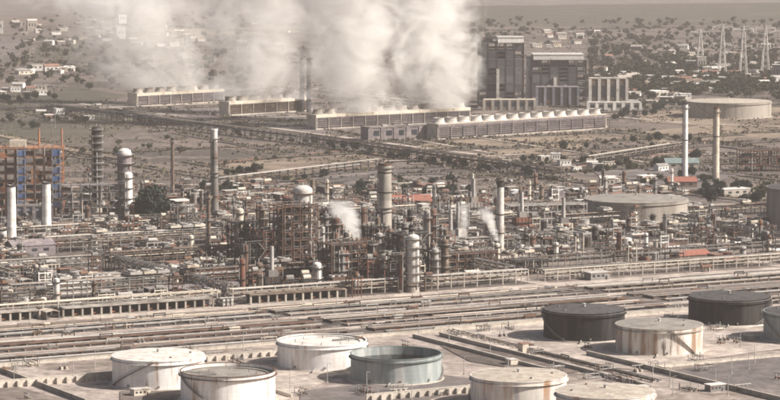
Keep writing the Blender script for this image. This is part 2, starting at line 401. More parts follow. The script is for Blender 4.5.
# ------------------------------------------------------------------ boiler houses and halls
def boiler_house(p, wd, dp, hgt, label, nx, nz, open_p=.3, roofw=(.35, 1.0), seed=1, clad=('clad_dark', 'clad_dark', 'clad_mid'), top_white=True, rz=0.0):
    r = random.Random(seed)
    t = thing('boiler_house', label, 'power plant', p, rz)
    cwx, ch = wd / nx, hgt / nz
    bx(t, 'plinth', 'concrete', (wd / 2, dp / 2, 1), (wd + 2, dp + 2, 2))
    for i in range(nx + 1):
        for y in (0, dp): bx(t, 'column', 'darksteel', (i * cwx, y, hgt / 2), (1.4, 1.4, hgt))
    for k in range(1, nz + 1):
        bx(t, 'floor', 'clad_mid', (wd / 2, dp / 2, k * ch), (wd + 1.1, dp + 1.1, .9))
    bx(t, 'boiler', 'darksteel', (wd / 2, dp / 2, hgt * .46), (wd * .62, dp * .62, hgt * .84))
    for k in range(nz):
        for i in range(nx):
            if r.random() > open_p:
                bx(t, 'cladding_panel', r.choice(clad), ((i + .5) * cwx, -.25, (k + .5) * ch), (cwx - 1.6, .4, ch - 1.2))
            else:
                tb(t, 'duct', r.choice(('galv', 'rust', 'steel')), ((i + .1) * cwx, 2.5, (k + .45) * ch), ((i + .9) * cwx, 2.5, (k + .5) * ch), 1.4)
        for j in range(3):
            for sx in (0, wd):
                if r.random() > .25: bx(t, 'cladding_panel', r.choice(clad), (sx + (.6 if sx else -.6), (j + .5) * dp / 3, (k + .5) * ch), (.4, dp / 3 - 1, ch - 1.2))
    if top_white:
        a, b = roofw[0] * wd, roofw[1] * wd
        bx(t, 'roof', 'white', ((a + b) / 2, dp / 2 - 2, hgt + 3.4), (b - a, dp + 3, 6))
        bx(t, 'roof_edge', 'offwhite', ((a + b) / 2, dp / 2 - 2, hgt + 6.7), (b - a + 1, dp + 4, .6))
    bx(t, 'penthouse', 'darksteel', (wd * .18, dp * .4, hgt + 3), (wd * .25, dp * .5, 6))
    bx(t, 'stair_tower', 'offwhite', (wd * .42, -3, hgt * .30), (3.4, 5, hgt * .6))
    return t
p = G(479, 108); boiler_house(p, 53, 45, HT(p, 43) , 'tallest dark boiler house, beside the thick steam', 5, 8, .3, (.42, 1), 3)
p = G(532, 104); boiler_house(p, 66, 45, HT(p, 60), 'lower wide boiler house with white roof, right of the tallest', 6, 6, .35, (.02, .95), 8)
t = thing('flue_stack', 'short white flue between the two dark boiler houses', 'chimney', G(529, 103))
hh = HT(G(529, 103), 55); put(t, 'shaft', lathem(((4.2, 0), (3.6, hh), (3.1, hh), (3.1, hh - 3), (0, hh - 3)), 'offwhite', 16)); put(t, 'rim', lathem(((3.65, hh - 4), (4.3, hh - 4), (4.3, hh - 3.2), (3.65, hh - 3.2)), 'steel', 16))
# turbine hall, transformers and annexes in front of the boiler houses
def hall(p, wd, dp, hgt, label, n, wall='mauve', pil='cream', roof='offwhite', rz=0.0, name='industrial_hall', cat='building', win=True, group=None):
    t = thing(name, label, cat, p, rz, group)
    bx(t, 'wall', wall, (wd / 2, dp / 2, hgt / 2), (wd, dp, hgt))
    bx(t, 'roof', roof, (wd / 2, dp / 2, hgt + .45), (wd + 1.4, dp + 1.4, .9))
    for i in range(n + 1): bx(t, 'pilaster', pil, (i * wd / n, -.3, hgt / 2), (max(.8, wd / n * .32), .9, hgt - .02))
    for i in range(n):
        if win: bx(t, 'window', 'glass', ((i + .5) * wd / n, -.06, hgt * .58), (wd / n * .45, .3, hgt * .4))
    bx(t, 'door', 'steel', (wd * .5 / n, -.1, 1.6), (min(3, wd / n * .4), .4, 3.2))
    for k in range(2): bx(t, 'roof_vent', 'galv', (wd * (.3 + .4 * k), dp / 2, hgt + 1.6), (wd * .08, dp * .2, 1.5))
    return t
p = G(590, 108); hall(p, 44, 26, HT(p, 79), 'cream and dark striped block right of the lower boiler house', 4, 'brown', 'offwhite', 'concrete')
p = G(588, 110.5); hall(p, 62, 14, 9, 'low white annex at the foot of the striped block', 6, 'offwhite', 'white', 'offwhite')
p = G(536, 104.5); p.y -= 22; hall(p, 50, 18, 22, 'dark low hall in front of the lower boiler house', 5, 'darksteel', 'bluegrey', 'mauve')
p = G(484, 110); p.y -= 4; hall(p, 60, 12, 12, 'grey low hall at the foot of the tallest boiler house', 6, 'steel', 'concrete', 'cream')
p = G(370, 141); hall(p, 72, 22, 13, 'flat mauve warehouse below the thick steam', 5, 'mauve', 'mauve', 'field_grey', rz=A * .9)
for k, x in enumerate((302, 309)):   # dark flues that show in the gaps of the steam
    p = G(x, 112); h = HT(p, 58 if k < 2 else 66)
    t = thing('flue_stack', 'dark steel flue in the %s gap of the steam, %s of the pair' % ('left' if k < 2 else 'right', 'left' if k % 2 == 0 else 'right'), 'chimney', p)
    put(t, 'shaft', lathem(((3.0, 0), (2.4, h), (1.9, h), (1.9, h - 3), (0, h - 3)), 'darksteel', 14))
    for z in (.4, .7, .95): put(t, 'platform', lathem(((2.3, h * z), (4, h * z), (4, h * z + .5), (2.3, h * z + .5)), 'steel', 14))
# ------------------------------------------------------------------ storage tanks
mat('tank_white', (.80, .775, .76), rough=.6, var=0, stain=(.60, .54, .50), amt=.35, sc=.16, streak=True, fine=.2, stain2=(.42, .32, .26), amt2=.12)
mat('tank_shabby', (.68, .64, .59), rough=.7, var=0, stain=(.30, .20, .14), amt=.42, sc=.17, streak=True, fine=.25, stain2=(.13, .10, .085), amt2=.02)
mat('tank_rusty', (.66, .62, .57), rough=.7, var=0, stain=(.36, .20, .11), amt=.22, sc=.12, streak=True, fine=.25, stain2=(.46, .42, .42), amt2=.15)
mat('tank_black', (.012, .0115, .012), rough=.8, var=0, stain=(.04, .035, .033), amt=.4, sc=.15, streak=True, fine=.3)
mat('tank_teal', (.27, .305, .305), rough=.6, var=0, stain=(.42, .43, .42), amt=.35, sc=.12, streak=True, fine=.2, stain2=(.16, .21, .22), amt2=.1)
mat('tank_grey', (.36, .33, .29), rough=.7, var=0, stain=(.22, .195, .17), amt=.35, sc=.1, streak=True, fine=.25)
mat('roof_white', (.70, .67, .63), rough=.8, var=0, stain=(.55, .5, .45), amt=.4, sc=.2, fine=.3, stain2=(.38, .33, .29), amt2=.0)
mat('roof_beige', (.50, .45, .38), rough=.85, var=0, stain=(.38, .33, .28), amt=.45, sc=.2, fine=.35, stain2=(.6, .55, .48), amt2=.1)
mat('roof_dark', (.095, .09, .088), rough=.7, var=0, stain=(.06, .055, .055), amt=.4, sc=.2, fine=.35, stain2=(.15, .14, .13), amt2=.1)
mat('roof_grey', (.30, .28, .255), rough=.8, var=0, stain=(.22, .2, .18), amt=.4, sc=.15, fine=.3)
def helix(r, h, a0, turn, wdt=1.1, steps=48):
    out = []
    for k in range(steps):
        a = a0 + turn * (k + .5) / steps; z = h * (k + .5) / steps
        M = Matrix.Rotation(a, 4, 'Z') @ Matrix.Translation((r + wdt / 2, 0, z))
        out.append(rawbox((0, 0, 0), (wdt, abs(turn) * r / steps * 1.15, .22), M))
    return merge(out)
def helix_rail(r, h, a0, turn, off, up, steps=24):
    pts = [(Vector((math.cos(a0 + turn * k / steps), math.sin(a0 + turn * k / steps), 0)) * (r + off) + Vector((0, 0, h * k / steps + up))) for k in range(steps + 1)]
    return merge([rawbar(pts[k], pts[k + 1], .13) for k in range(steps)] + [rawbar(pts[k] - Vector((0, 0, up)), pts[k], .09) for k in range(0, steps, 2)])
def storage_tank(xl, xr, yc, yb, label, shell, roofm, kind='cone', drop=.3, a0=R(250), turn=R(-110), found='palecon', girder=None, hub=True):
    pf = G((xl + xr) / 2, yb); r = (xr - xl) / 2 * PXM(pf); r *= (pf.y + r) / pf.y
    p = G((xl + xr) / 2, yb); p = Vector((p.x * (p.y + r) / p.y, p.y + r, 0))
    h = HT(p, yc)
    girder = girder or shell
    t = thing('storage_tank', label, 'storage tank', p, 0, 'storage tanks')
    N = 64
    put(t, 'foundation', lathem(((0, 0), (r + 1.6, 0), (r + 1.3, .7), (0, .7)), found, N))
    ch = (h - .7) / 6
    for k in range(6):     # the courses of plate, each a hair inside the one below
        rr = r - .02 * k; z0 = .7 + k * ch
        put(t, 'shell_course', lathem(((rr - .3, z0), (rr, z0), (rr, z0 + ch - .03), (rr - .3, z0 + ch - .03)), shell, N, True))
    put(t, 'top_angle', lathem(((r - .35, h - .03), (r + .28, h - .03), (r + .28, h + .25), (r - .35, h + .25)), girder, N, True))
    put(t, 'wind_girder', lathem(((r - .1, h - 1.75), (r + .95, h - 1.75), (r + .95, h - 1.5), (r - .1, h - 1.5)), girder, N, True))
    if kind == 'cone':
        rf = put(t, 'roof', lathem(((r - .32, h + .26), (r * .66, h + .26 + r * .022), (r * .33, h + .26 + r * .04), (0, h + .26 + r * .058)), roofm, N))
        put(rf, 'vent', lathem(((0, 0), (.7, 0), (.7, 1.6), (1.1, 1.6), (0, 2.2)), 'galv', 10), (0, 0, h + r * .058))
        for k in range(2):
            a = k * 1.256 + xl; put(rf, 'hatch', lathem(((0, 0), (.6, 0), (.6, .9), (0, .9)), 'steel', 8), (math.cos(a) * r * .7, math.sin(a) * r * .7, h + r * .02))
    else:
        zr = h * (1 - drop)
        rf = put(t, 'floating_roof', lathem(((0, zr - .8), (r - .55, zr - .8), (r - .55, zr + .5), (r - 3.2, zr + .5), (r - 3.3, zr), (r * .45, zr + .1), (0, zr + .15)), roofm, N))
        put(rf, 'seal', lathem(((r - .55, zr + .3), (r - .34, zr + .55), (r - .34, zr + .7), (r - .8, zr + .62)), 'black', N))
        if drop > .3: put(t, 'shaded_inner_wall', lathem(((r - .36, h - .1), (r - .36, zr)), 'darksteel', N))  # near-black liner: shade inside a deep open tank, painted as colour
        a = a0 + turn
        q0 = Vector((math.cos(a), math.sin(a), 0)) * (r - .6); q1 = Vector((math.cos(a), math.sin(a), 0)) * (r * .25)
        if drop < .3: bar(t, 'roof_ladder', 'steel', (q0.x, q0.y, h + .3), (q1.x, q1.y, zr + .6), .8)
        for k in range(8):
            b = k * R(45); put(rf, 'roof_leg', lathem(((0, 0), (.18, 0), (.18, 1.5), (0, 1.5)), 'steel', 6), (math.cos(b) * r * .6, math.sin(b) * r * .6, zr))
    st = meshobj(t, 'stairway', helix(r + .1, h, a0, turn), 'steel')
    meshobj(st, 'handrail', helix_rail(r + .1, h, a0, turn, 1.15, 1.1), 'galv')
    meshobj(t, 'rim_rail', merge([rawbar((math.cos(k * R(6)) * (r + .9), math.sin(k * R(6)) * (r + .9), h - .4), (math.cos((k + 1) * R(6)) * (r + .9), math.sin((k + 1) * R(6)) * (r + .9), h - .4), .1) for k in range(60)]), 'galv')
    for k in range(3):
        a = R(235 + 40 * k); put(t, 'manhole', lathem(((0, 0), (.55, 0), (.55, .7), (0, .7)), 'steel', 10), (math.cos(a) * r, math.sin(a) * r, 1.9), (1, 1, 1), (0, R(90), a))
    a = R(262); q = Vector((math.cos(a), math.sin(a), 0))
    tb(t, 'inlet_pipe', 'galv', q * (r - .2) + Vector((0, 0, 1.2)), q * (r + 7) + Vector((0, 0, 1.2)), .35)
    TANKS.append((p, r + (14 if 200 < yb < 230 and xl < 700 else 0))); return t
TANKS = []
storage_tank(112, 205, 355, 391, 'white tank with pale roof, leftmost in the front tank farm', 'tank_white', 'roof_white', a0=R(200), turn=R(70))
storage_tank(180, 276, 370, 408, 'white open-topped tank overlapping the leftmost one, cut by the lower edge', 'tank_white', 'roof_grey', 'float', .16, a0=R(262), turn=R(-66), girder='rust')
storage_tank(277, 367, 340, 372, 'white tank standing behind the teal one', 'tank_white', 'roof_white', 'float', .08, a0=R(300), turn=R(80))
storage_tank(350, 442, 353, 386, 'blue-green open tank with dark sunken roof', 'tank_teal', 'darksteel', 'float', .62, a0=R(330), turn=R(100), girder='teal')  # darksteel roof: shade inside the tank is put into its colour
storage_tank(470, 567, 375, 412, 'off-white tank with broad rust streaks at the lower edge', 'tank_rusty', 'roof_beige', a0=R(200), turn=R(-80))
storage_tank(555, 655, 391, 428, 'cream-roofed tank mostly below the lower edge', 'tank_rusty', 'roof_beige', a0=R(20), turn=R(80))
storage_tank(543, 625, 309, 343, 'black tank with dark flat roof, left of the shabby streaked one', 'tank_black', 'roof_dark', a0=R(240), turn=R(-70))
storage_tank(615, 703, 324, 357, 'shabby white tank with dark and rusty streaks between the black tanks', 'tank_shabby', 'roof_grey', a0=R(318), turn=R(-40), girder='concrete')
storage_tank(688, 770, 296, 327, 'black tank farthest back in the front farm, upper right', 'tank_black', 'roof_dark', a0=R(300), turn=R(80))
storage_tank(763, 850, 311, 345, 'dark teal tank cut by the right edge', 'tank_teal', 'roof_dark', a0=R(240), turn=R(-60))
storage_tank(584, 688, 198.5, 223, 'very wide low grey tank in the middle distance', 'tank_grey', 'roof_grey', a0=R(250), turn=R(-40))
storage_tank(686, 771, 101, 119.5, 'wide pale tank far behind the two slim chimneys', 'tank_grey', 'roof_beige', a0=R(250), turn=R(-40))
storage_tank(766, 850, 187, 234, 'grey tank at the right edge beside the dark trees', 'tank_grey', 'roof_dark', a0=R(200), turn=R(-30))
# ------------------------------------------------------------------ low walls round the tank basins
def bund_wall(p, q, label, h=2.0, th=.8, but=0, group='walls of the tank basins', side=-1, m='palecon', gap=5.0):
    d = q - p; L = d.length; t = thing('bund_wall', label, 'wall', p, math.atan2(d.y, d.x), group)
    n = max(1, round(L / 24))
    for k in range(n): bx(t, 'wall_panel', m, ((k + .5) * L / n, 0, h / 2), (L / n - .12, th, h))
    bx(t, 'coping', 'palecon', (L / 2, 0, h + .12), (L, th + .3, .24))
    if but:
        for k in range(int(L / gap)): bx(t, 'buttress', m, ((k + .5) * gap, side * (th / 2 + .8), h * .42), (.9, 1.6, h * .84))
    return t
def wpx(x0, y0, length, along=1, **kw):
    p = G(x0, y0); return bund_wall(p, p + (E1 if along else E2) * length, **kw)
wpx(-8, 389, 72, 1, label='pale buttressed wall running to the leftmost white tank', h=3.6, but=1)
wpx(202, 362, 52, 1, label='pale buttressed wall between the left pair of tanks and the white tank', h=3.2, but=1)
wpx(366, 402, 62, 1, label='pale buttressed wall at the lower edge between teal and rusty tanks', h=3.4, but=1)
bund_wall(P(-330, -127), P(130, -127), label='long pale wall along the back of the front tank farm', h=1.6, th=.6)
wpx(434, 330, 200, 1, label='low wall behind the black and shabby tanks', h=1.4)
wpx(648, 369, 110, 1, label='low wall in front of the shabby tank running right', h=1.6)
wpx(790, 404, 170, 0, label='dark-shadowed basin wall running up from the lower right corner', h=2.2, m='concrete')
wpx(652, 389, 200, 0, label='basin wall beside the diagonal pipe trench, right side', h=1.8, m='concrete')
wpx(560, 375, 145, 0, label='basin wall beside the diagonal pipe trench, left side', h=1.8, m='concrete')
wpx(86, 404, 130, 0, label='dark diagonal wall in the lower left corner', h=2.2, m='concrete')
wpx(292, 398, 110, 0, label='basin wall between the open white tank and the teal tank', h=1.6)
# basin floors
Z = .25
for px, m in (([(440, 336), (560, 318), (690, 326), (790, 348), (700, 360), (650, 372), (560, 362)], 'gravel'),
              ([(655, 374), (790, 352), (790, 402)], 'field_grey'), ([(-10, 380), (80, 404), (-10, 404)], 'dirt_dark'),
              ([(170, 372), (290, 352), (340, 375), (280, 404), (200, 404)], 'gravel'), ([(300, 392), (440, 375), (480, 380), (420, 404), (300, 404)], 'field_grey'),
              ([(120, 392), (200, 380), (190, 398), (120, 404)], 'dirt_dark'), ([(440, 346), (500, 352), (580, 372), (560, 376), (470, 362)], 'field_brown')):
    Z += .02; patch('basin_floor', px, m, Z)
# ------------------------------------------------------------------ pipes: low pipe ways on sleepers and tall racks
PIPEM = ('galv', 'steel', 'rust', 'cream', 'brown', 'steel', 'galv', 'darksteel', 'darksteel', 'brown')
def pipe_way(p, q, n, label, seed, pitch=.95, h=.75, group='low pipe ways on sleepers'):
    r = random.Random(seed); d = q - p; L = d.length; t = thing('pipe_way', label, 'pipeline', p, math.atan2(d.y, d.x), group)
    wdt = n * pitch
    for k in range(n):
        rr = r.choice((.14, .2, .26, .34)); y = (k - (n - 1) / 2) * pitch
        x0 = 0 if r.random() < .65 else r.uniform(0, .6) * L; tb(t, 'pipe', r.choice(PIPEM), (x0, y, h + rr), (L if r.random() < .65 else r.uniform(max(.5, x0 / L + .1), 1) * L, y, h + rr), rr)
    for k in range(int(L / 9) + 1): bx(t, 'sleeper', 'brown' if h > 1 else 'concrete', (min(L, k * 9 + .5), 0, h / 2), (.4, wdt + .3, h))
    for k in range(int(L / 75)):   # expansion loops
        x = 30 + k * 75 + r.random() * 20; y0, y1 = -wdt / 2 + .5, wdt / 2 - .5; c = r.choice(PIPEM)
        tb(t, 'loop_pipe', c, (x, y0, h + 2.3), (x + 7, y0, h + 2.3), .3); tb(t, 'loop_pipe', c, (x, y0, h + .3), (x, y0, h + 2.5), .3); tb(t, 'loop_pipe', c, (x + 7, y0, h + .3), (x + 7, y0, h + 2.5), .3)
    return t
def pipe_rack(p, q, label, seed, wdt=8.0, levels=(5.0, 8.0), npipe=7, bay=9.0, fm='concrete', group='tall pipe racks', cooler=0.0, diag=False):
    r = random.Random(seed); d = q - p; L = d.length; t = thing('pipe_rack', label, 'pipe rack', p, math.atan2(d.y, d.x), group)
    H = levels[-1]; n = max(1, round(L / bay)); bay = L / n
    for k in range(n + 1):
        for s in (-1, 1): bx(t, 'post', fm, (k * bay, s * wdt / 2, H / 2 + .3), (.55, .55, H + .6))
        for z in levels: bx(t, 'crossbeam', fm, (k * bay, 0, z - .25), (.45, wdt - .56, .5))
    for s in (-1, 1):
        for z in levels: bx(t, 'stringer', fm, (L / 2, s * (wdt / 2 + .33), z - 1.1), (L, .1, .45))
    for z in levels:
        for k in range(npipe):
            rr = r.choice((.16, .22, .3, .4)); y = (k + .5 - npipe / 2) * (wdt - 1) / npipe
            x0 = 0 if r.random() < .7 else r.uniform(0, .5) * L; x1 = L if r.random() < .7 else r.uniform(.6, 1) * L
            tb(t, 'pipe', r.choice(PIPEM), (x0, y, z + rr), (x1, y, z + rr), rr)
    for k in range(n):
        if r.random() < cooler:
            x = (k + .5) * bay; c = r.choice(('galv', 'cream', 'steel'))
            u = bx(t, 'cooler_bay', c, (x, 0, H + 2.6), (bay * .86, wdt + 1, 1.5))
            put(t, 'fan_ring', lathem(((1, 0), (1, .22), (.9, .22), (.9, 0)), 'galv', 12), (x, -wdt * .22, H + 3.37), (bay * .36, bay * .36, 3.4)); put(t, 'fan_ring', lathem(((1, 0), (1, .22), (.9, .22), (.9, 0)), 'galv', 12), (x, wdt * .22 + .3, H + 3.37), (bay * .3, bay * .3, 3.4))
    return t
for i, (b, n, hh_, lab) in enumerate(((-3, 11, .8, 'low pipe way nearest the process plant'), (-16, 10, 1.3, 'raised pipe way second from the process plant'), (-29, 9, .8, 'low pipe way third from the process plant'), (-52, 9, .8, 'low pipe way just before the middle gravel road'), (-66, 12, 1.5, 'raised pipe way between the two gravel roads'), (-80, 9, .8, 'low pipe way just behind the front gravel road'), (-104, 11, 1.2, 'raised pipe way behind the front tank farm'), (-117, 7, .8, 'low pipe way right behind the front tank farm'))):
    for s, (a0, a1) in enumerate(((-420, -95), (-88, 112), (124, 420))):
        pipe_way(P(a0 + i * 3, b), P(a1 + i * 2, b), n, lab + ', ' + ('left', 'middle', 'right')[s] + ' stretch', i * 7 + s, h=hh_)
p = G(442, 331); pipe_way(p + E1 * 3, p + E1 * 3 - E2 * 200, 6, 'diagonal pipes in the trench across the front tank farm', 91)
for i, (a0, a1, b, lv, np_, fm, co, lab) in enumerate((
    (-330, -98, 32, (5, 8), 7, 'concrete', .0, 'pipe rack along the front edge of the left plant'),
    (-88, 112, 32, (5, 8), 7, 'concrete', .0, 'dark pipe rack in front of the red-brown unit'),
    (124, 420, 32, (4.5, 7), 6, 'concrete', .0, 'pipe rack behind the black tanks'),
    (-260, -100, 92, (5, 8, 11), 7, 'steel', .35, 'three-deck pipe rack in the left plant'),
    (-86, 110, 100, (6, 9, 12), 8, 'rust', .4, 'rusty three-deck pipe rack inside the red-brown unit'),
    (126, 400, 84, (5, 8), 6, 'steel', .1, 'pipe rack across the open lot at right'),
    (-262, -100, 206, (5, 8, 11), 8, 'steel', .25, 'long pipe rack below the dark tree clump'),
    (-88, 112, 208, (6, 9, 12), 8, 'brown', .35, 'pipe rack behind the red-brown unit'),
    (124, 294, 200, (5, 8), 7, 'steel', .3, 'pipe rack near the small steam jets'),
    (306, 480, 204, (5, 8), 7, 'darksteel', .3, 'dark pipe rack in front of the wide grey tank'),
    (-200, -100, 318, (5, 8), 8, 'concrete', .2, 'pipe rack below the two white stacks'),
    (-88, 112, 318, (5, 8, 11), 8, 'steel', .3, 'pipe rack behind the tall brown chimney base'),
    (124, 294, 318, (5, 8), 7, 'steel', .3, 'pipe rack left of the wide grey tank'),
    (306, 520, 300, (5, 8), 7, 'darksteel', .2, 'pipe rack right of the wide grey tank'),
    (-150, 60, 410, (5, 8), 8, 'concrete', .2, 'pipe rack between the white stacks and the tree clump'),
    (66, 250, 415, (5, 8), 6, 'steel', .2, 'farthest pipe rack behind the brown chimney'))):
    pipe_rack(P(a0, b), P(a1, b), lab, 200 + i, 9.0 if len(lv) == 3 else 8.0, lv, np_, 9.0, fm, cooler=co)
pipe_rack(G(44, 112), G(300, 144), 'long dark elevated pipe bridge crossing the plain, far half', 341, 9, (7, 10), 7, 13, 'darksteel')
pipe_rack(G(304, 144.5), G(556, 180), 'long dark elevated pipe bridge crossing the plain, near half', 342, 9, (7, 10), 7, 12, 'darksteel')
pipe_rack(G(215, 188), G(380, 168), 'dark pipe bridge left of the thick cream chimney top', 343, 8, (5, 8), 6, 12, 'darksteel')
pipe_rack(G(590, 165), G(690, 149), 'dark pipe bridge left of the slim white chimney', 344, 8, (5, 8), 6, 12, 'darksteel')
for i, (a, b0, b1, lab) in enumerate(((-82, 40, 250, 'cross pipe rack left of the red-brown unit'), (106, 40, 250, 'cross pipe rack right of the red-brown unit'), (-170, 160, 400, 'cross pipe rack below the left white stacks'), (228, 160, 370, 'cross pipe rack by the slim pale column'), (370, 40, 250, 'cross pipe rack at the right edge of the plant'))):
    pipe_rack(P(a, b0), P(a, b1), lab, 300 + i, 7.0, (6.5, 9.5), 6, 9.0, 'steel')

# ------------------------------------------------------------------ long open pump houses with dark bays
def pump_house(p, L, label, D=9.0, H=5.0, roofm='cream', bay=5.5):
    t = thing('pump_house', label, 'pump house', p, A, 'open pump houses along the front of the plant'); n = int(L / bay)
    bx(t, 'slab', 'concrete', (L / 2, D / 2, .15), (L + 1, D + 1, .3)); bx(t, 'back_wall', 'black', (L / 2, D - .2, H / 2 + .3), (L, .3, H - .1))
    for k in range(n + 1): bx(t, 'pier', 'weathered', (k * L / n, .5, H / 2 + .3), (1.1, .9, H - .1))
    for k in range(n): bx(t, 'roof_panel', roofm, ((k + .5) * L / n, D / 2, H + .5), (L / n - .1, D + 1.2, .4), rot=(R(3), 0, 0))
    for k in range(n):
        if k % 2: tb(t, 'pump', 'redlead', (k * L / n + 1.5, 3, 1.3), (k * L / n + 4, 3, 1.3), .8, 10)
    return t
PUMPH = []
for x, y, L, lab, c in ((-196, None, 92, 'open pump house with dark bays, middle of the left plant front', 'weathered'), (-80, None, 62, 'open pump house with dark bays before the red-brown unit', 'brown'), (-262, None, 52, 'open pump house with dark bays nearest the left edge', 'concrete'), (150, 299, 60, 'open pump house set back behind the middle one', 'mauve')):
    p = P(x, 20.6) if y is None else G(x, y); pump_house(p, L, lab, roofm=c, D=9.0 if y else 5.6)
    for k in range(int(L / 8) + 1): PUMPH.append((p + E1 * k * 8 + E2 * 4, 5))
# ------------------------------------------------------------------ landmark towers, chimneys and frames
KEEP = []      # places already taken: (x, y, radius)
def keep(p, r): KEEP.append((p.x, p.y, r))
for p, r in TANKS: keep(p, r + 6)
for p, r in PUMPH: keep(p, r)
def chimney(x, yb, yt, wpx_, label, m='offwhite', taper=.8, bands=(), plats=(.93,), topm=None, name='chimney', n=20):
    p = G(x, yb); h = HT(p, yt); r = wpx_ / 2 * PXM(p); t = thing(name, label, 'chimney', p)
    r1 = r * taper; f = lambda z: r + (r1 - r) * z
    put(t, 'base', lathem(((0, 0), (r * 1.35, 0), (r * 1.25, 2.2), (0, 2.2)), 'concrete', n))
    zs = 8
    for k in range(zs):   # shaft in lifts
        z0, z1 = k / zs, (k + 1) / zs
        if k == zs - 1: pr = ((f(z0), h * z0), (f(z1), h), (f(z1) * .82, h), (f(z1) * .8, h - 3), (0, h - 3))
        else: pr = ((f(z0), h * z0 + (2.21 if k == 0 else 0)), (f(z1), h * z1))
        put(t, 'shaft', lathem(pr, topm if (topm and k == zs - 1) else m, n))
    for z in bands: put(t, 'band', lathem(((f(z) + .02, h * z), (f(z) + .25, h * z), (f(z) + .25, h * z + .8), (f(z) + .02, h * z + .8)), 'darksteel', n))
    for z in plats:
        pf = put(t, 'platform', lathem(((f(z), h * z), (f(z) + 1.5, h * z), (f(z) + 1.5, h * z + .25), (f(z), h * z + .25)), 'steel', n))
        put(pf, 'guard_rail', lathem(((f(z) + 1.4, h * z + .9), (f(z) + 1.5, h * z + .9), (f(z) + 1.5, h * z + 1.2), (f(z) + 1.4, h * z + 1.2)), 'galv', n, True))
    bar(t, 'ladder', 'steel', (-r - .5, -.2, 0), (-r1 - .45, -.2, h - 1), .5)
    put(t, 'rim', lathem(((r1, h - 1.3), (r1 + .35, h - 1.2), (r1 + .35, h + .12), (r1 * .8, h + .12)), topm or 'darksteel', n))
    keep(p, r + 5); return t
def column(p, h, r, label, m='steel', nplat=5, domem=None, name='distillation_column', cat='column', pipes=2, platm='darksteel', group=None, rz=0, seed=0, wide=1.0):
    rr = random.Random(seed + int(h * 7)); t = thing(name, label, cat, p, rz, group); n = 16
    put(t, 'skirt', lathem(((r * 1.12, 0), (r * 1.0, 3.2)), 'concrete', n))
    body = capsule_prof(r, h - 3.2, .5)
    put(t, 'shell', lathem(body[:7] if False else body, m, n), (0, 0, 3.2))
    if domem: put(t, 'dome', lathem(((r * 1.03, -r * .6), (r * 1.03, -r * .3), (r * .85, r * .25), (r * .45, r * .5), (0, r * .58)), domem, n), (0, 0, h - r * .3))
    for k in range(nplat):
        z = h * (k + 1.2) / (nplat + .8); a0 = rr.random() * 6
        pl = put(t, 'platform', lathem(((r, 0), (r + 1.3 * wide, 0), (r + 1.3 * wide, .25), (r, .25)), platm, n), (0, 0, z), (1, 1, 1), (0, 0, a0))
        put(pl, 'guard_rail', lathem(((r + 1.2 * wide, .95), (r + 1.3 * wide, .95), (r + 1.3 * wide, 1.25), (r + 1.2 * wide, 1.25)), 'galv', n, True))
    for k in range(pipes):
        a = R(200 + 75 * k) + rr.random(); q = Vector((math.cos(a), math.sin(a), 0)) * (r + .6)
        tb(t, 'riser_pipe', rr.choice(('galv', 'rust', 'cream')), (q.x, q.y, 2), (q.x, q.y, h * rr.uniform(.7, .98)), .32)
    tb(t, 'overhead_line', 'galv', (0, 0, h - .3), (0, 0, h + 1.6), .4)
    bar(t, 'ladder', 'steel', (r + .5, .3, 0), (r + .5, .3, h - 1), .4)
    keep(p, r + 3) if group is None else None
    return t
chimney(685, 178, 103, 5.5, 'slim white chimney, left of the pair before the far pale tank', 'white', .8, (.5,))
chimney(716, 182, 107, 6.5, 'slim cream chimney, right of the pair before the far pale tank', 'cream', .8, (.6,))
chimney(215, 226, 129, 8, 'tall grey chimney with white top left of centre', 'steel', .72, (.3, .5, .7), (.55, .9), topm='white')
chimney(209, 264, 192, 4.5, 'thin stack in front of the tall grey chimney', 'brown', .8, (.4,), (.6, .92))
chimney(173, 196, 138, 3.2, 'thin brown stack behind the tree clump', 'brown', .8)
chimney(385, 262, 163, 14, 'thickest chimney, weathered cream, right of the red-brown unit', 'weathered', .92, (.3, .5, .7, .9), (.55, .95))
chimney(12, 241, 185, 9, 'plain white stack nearest the left edge', 'white', .93, (), ())
chimney(47, 237, 182, 9, 'plain white stack right of its twin by the orange frame', 'white', .93, (), ())
chimney(3, 242, 229, 8, 'stubby white stack at the left edge', 'white', .95, (), ())
chimney(500, 252, 178, 8, 'slim pale column with dark cap right of the steam jets', 'offwhite', .92, (.25, .5), (.97,), topm='darksteel')
p = G(97, 212); column(p, HT(p, 126), 3.6, 'tall dark tower ringed with platforms left of the domed tower', 'darksteel', 12, pipes=4, platm='steel', wide=1.5)
p = G(125, 218); column(p, HT(p, 150), 5.4, 'stout dark tower with white dome beside the tree clump', 'mauve', 7, 'white', pipes=4, wide=1.6)
p = G(128.5, 221); column(p, HT(p, 172), 3.2, 'white riser vessel hugging the domed tower', 'white', 4, pipes=1)
p = G(303, 264); column(p, HT(p, 185), 6.2, 'fat grey reactor behind the red-brown frame', 'offwhite', 5, pipes=3, wide=1.3, platm='rust')
p = G(287, 262); column(p, HT(p, 196), 3.0, 'dark red tower left of the fat grey reactor', 'redlead', 8, pipes=3)
p = G(317, 292); column(p, HT(p, 262), 2.6, 'pale short vessel before the red-brown frame', 'offwhite', 2)
p = G(413, 292); column(p, HT(p, 234), 3.6, 'pale tower with platforms right of the second brown frame', 'offwhite', 6, pipes=3, wide=1.4, platm='steel')
p = G(405, 275); column(p, HT(p, 222), 2.5, 'grey tower behind the pale platformed tower', 'steel', 5)
p = G(435, 285); column(p, HT(p, 248), 2.2, 'small grey tower right of the pale platformed tower', 'galv', 4)
p = G(262, 268); column(p, HT(p, 205), 2.0, 'thin brown tower at the left side of the red-brown unit', 'brown', 6)
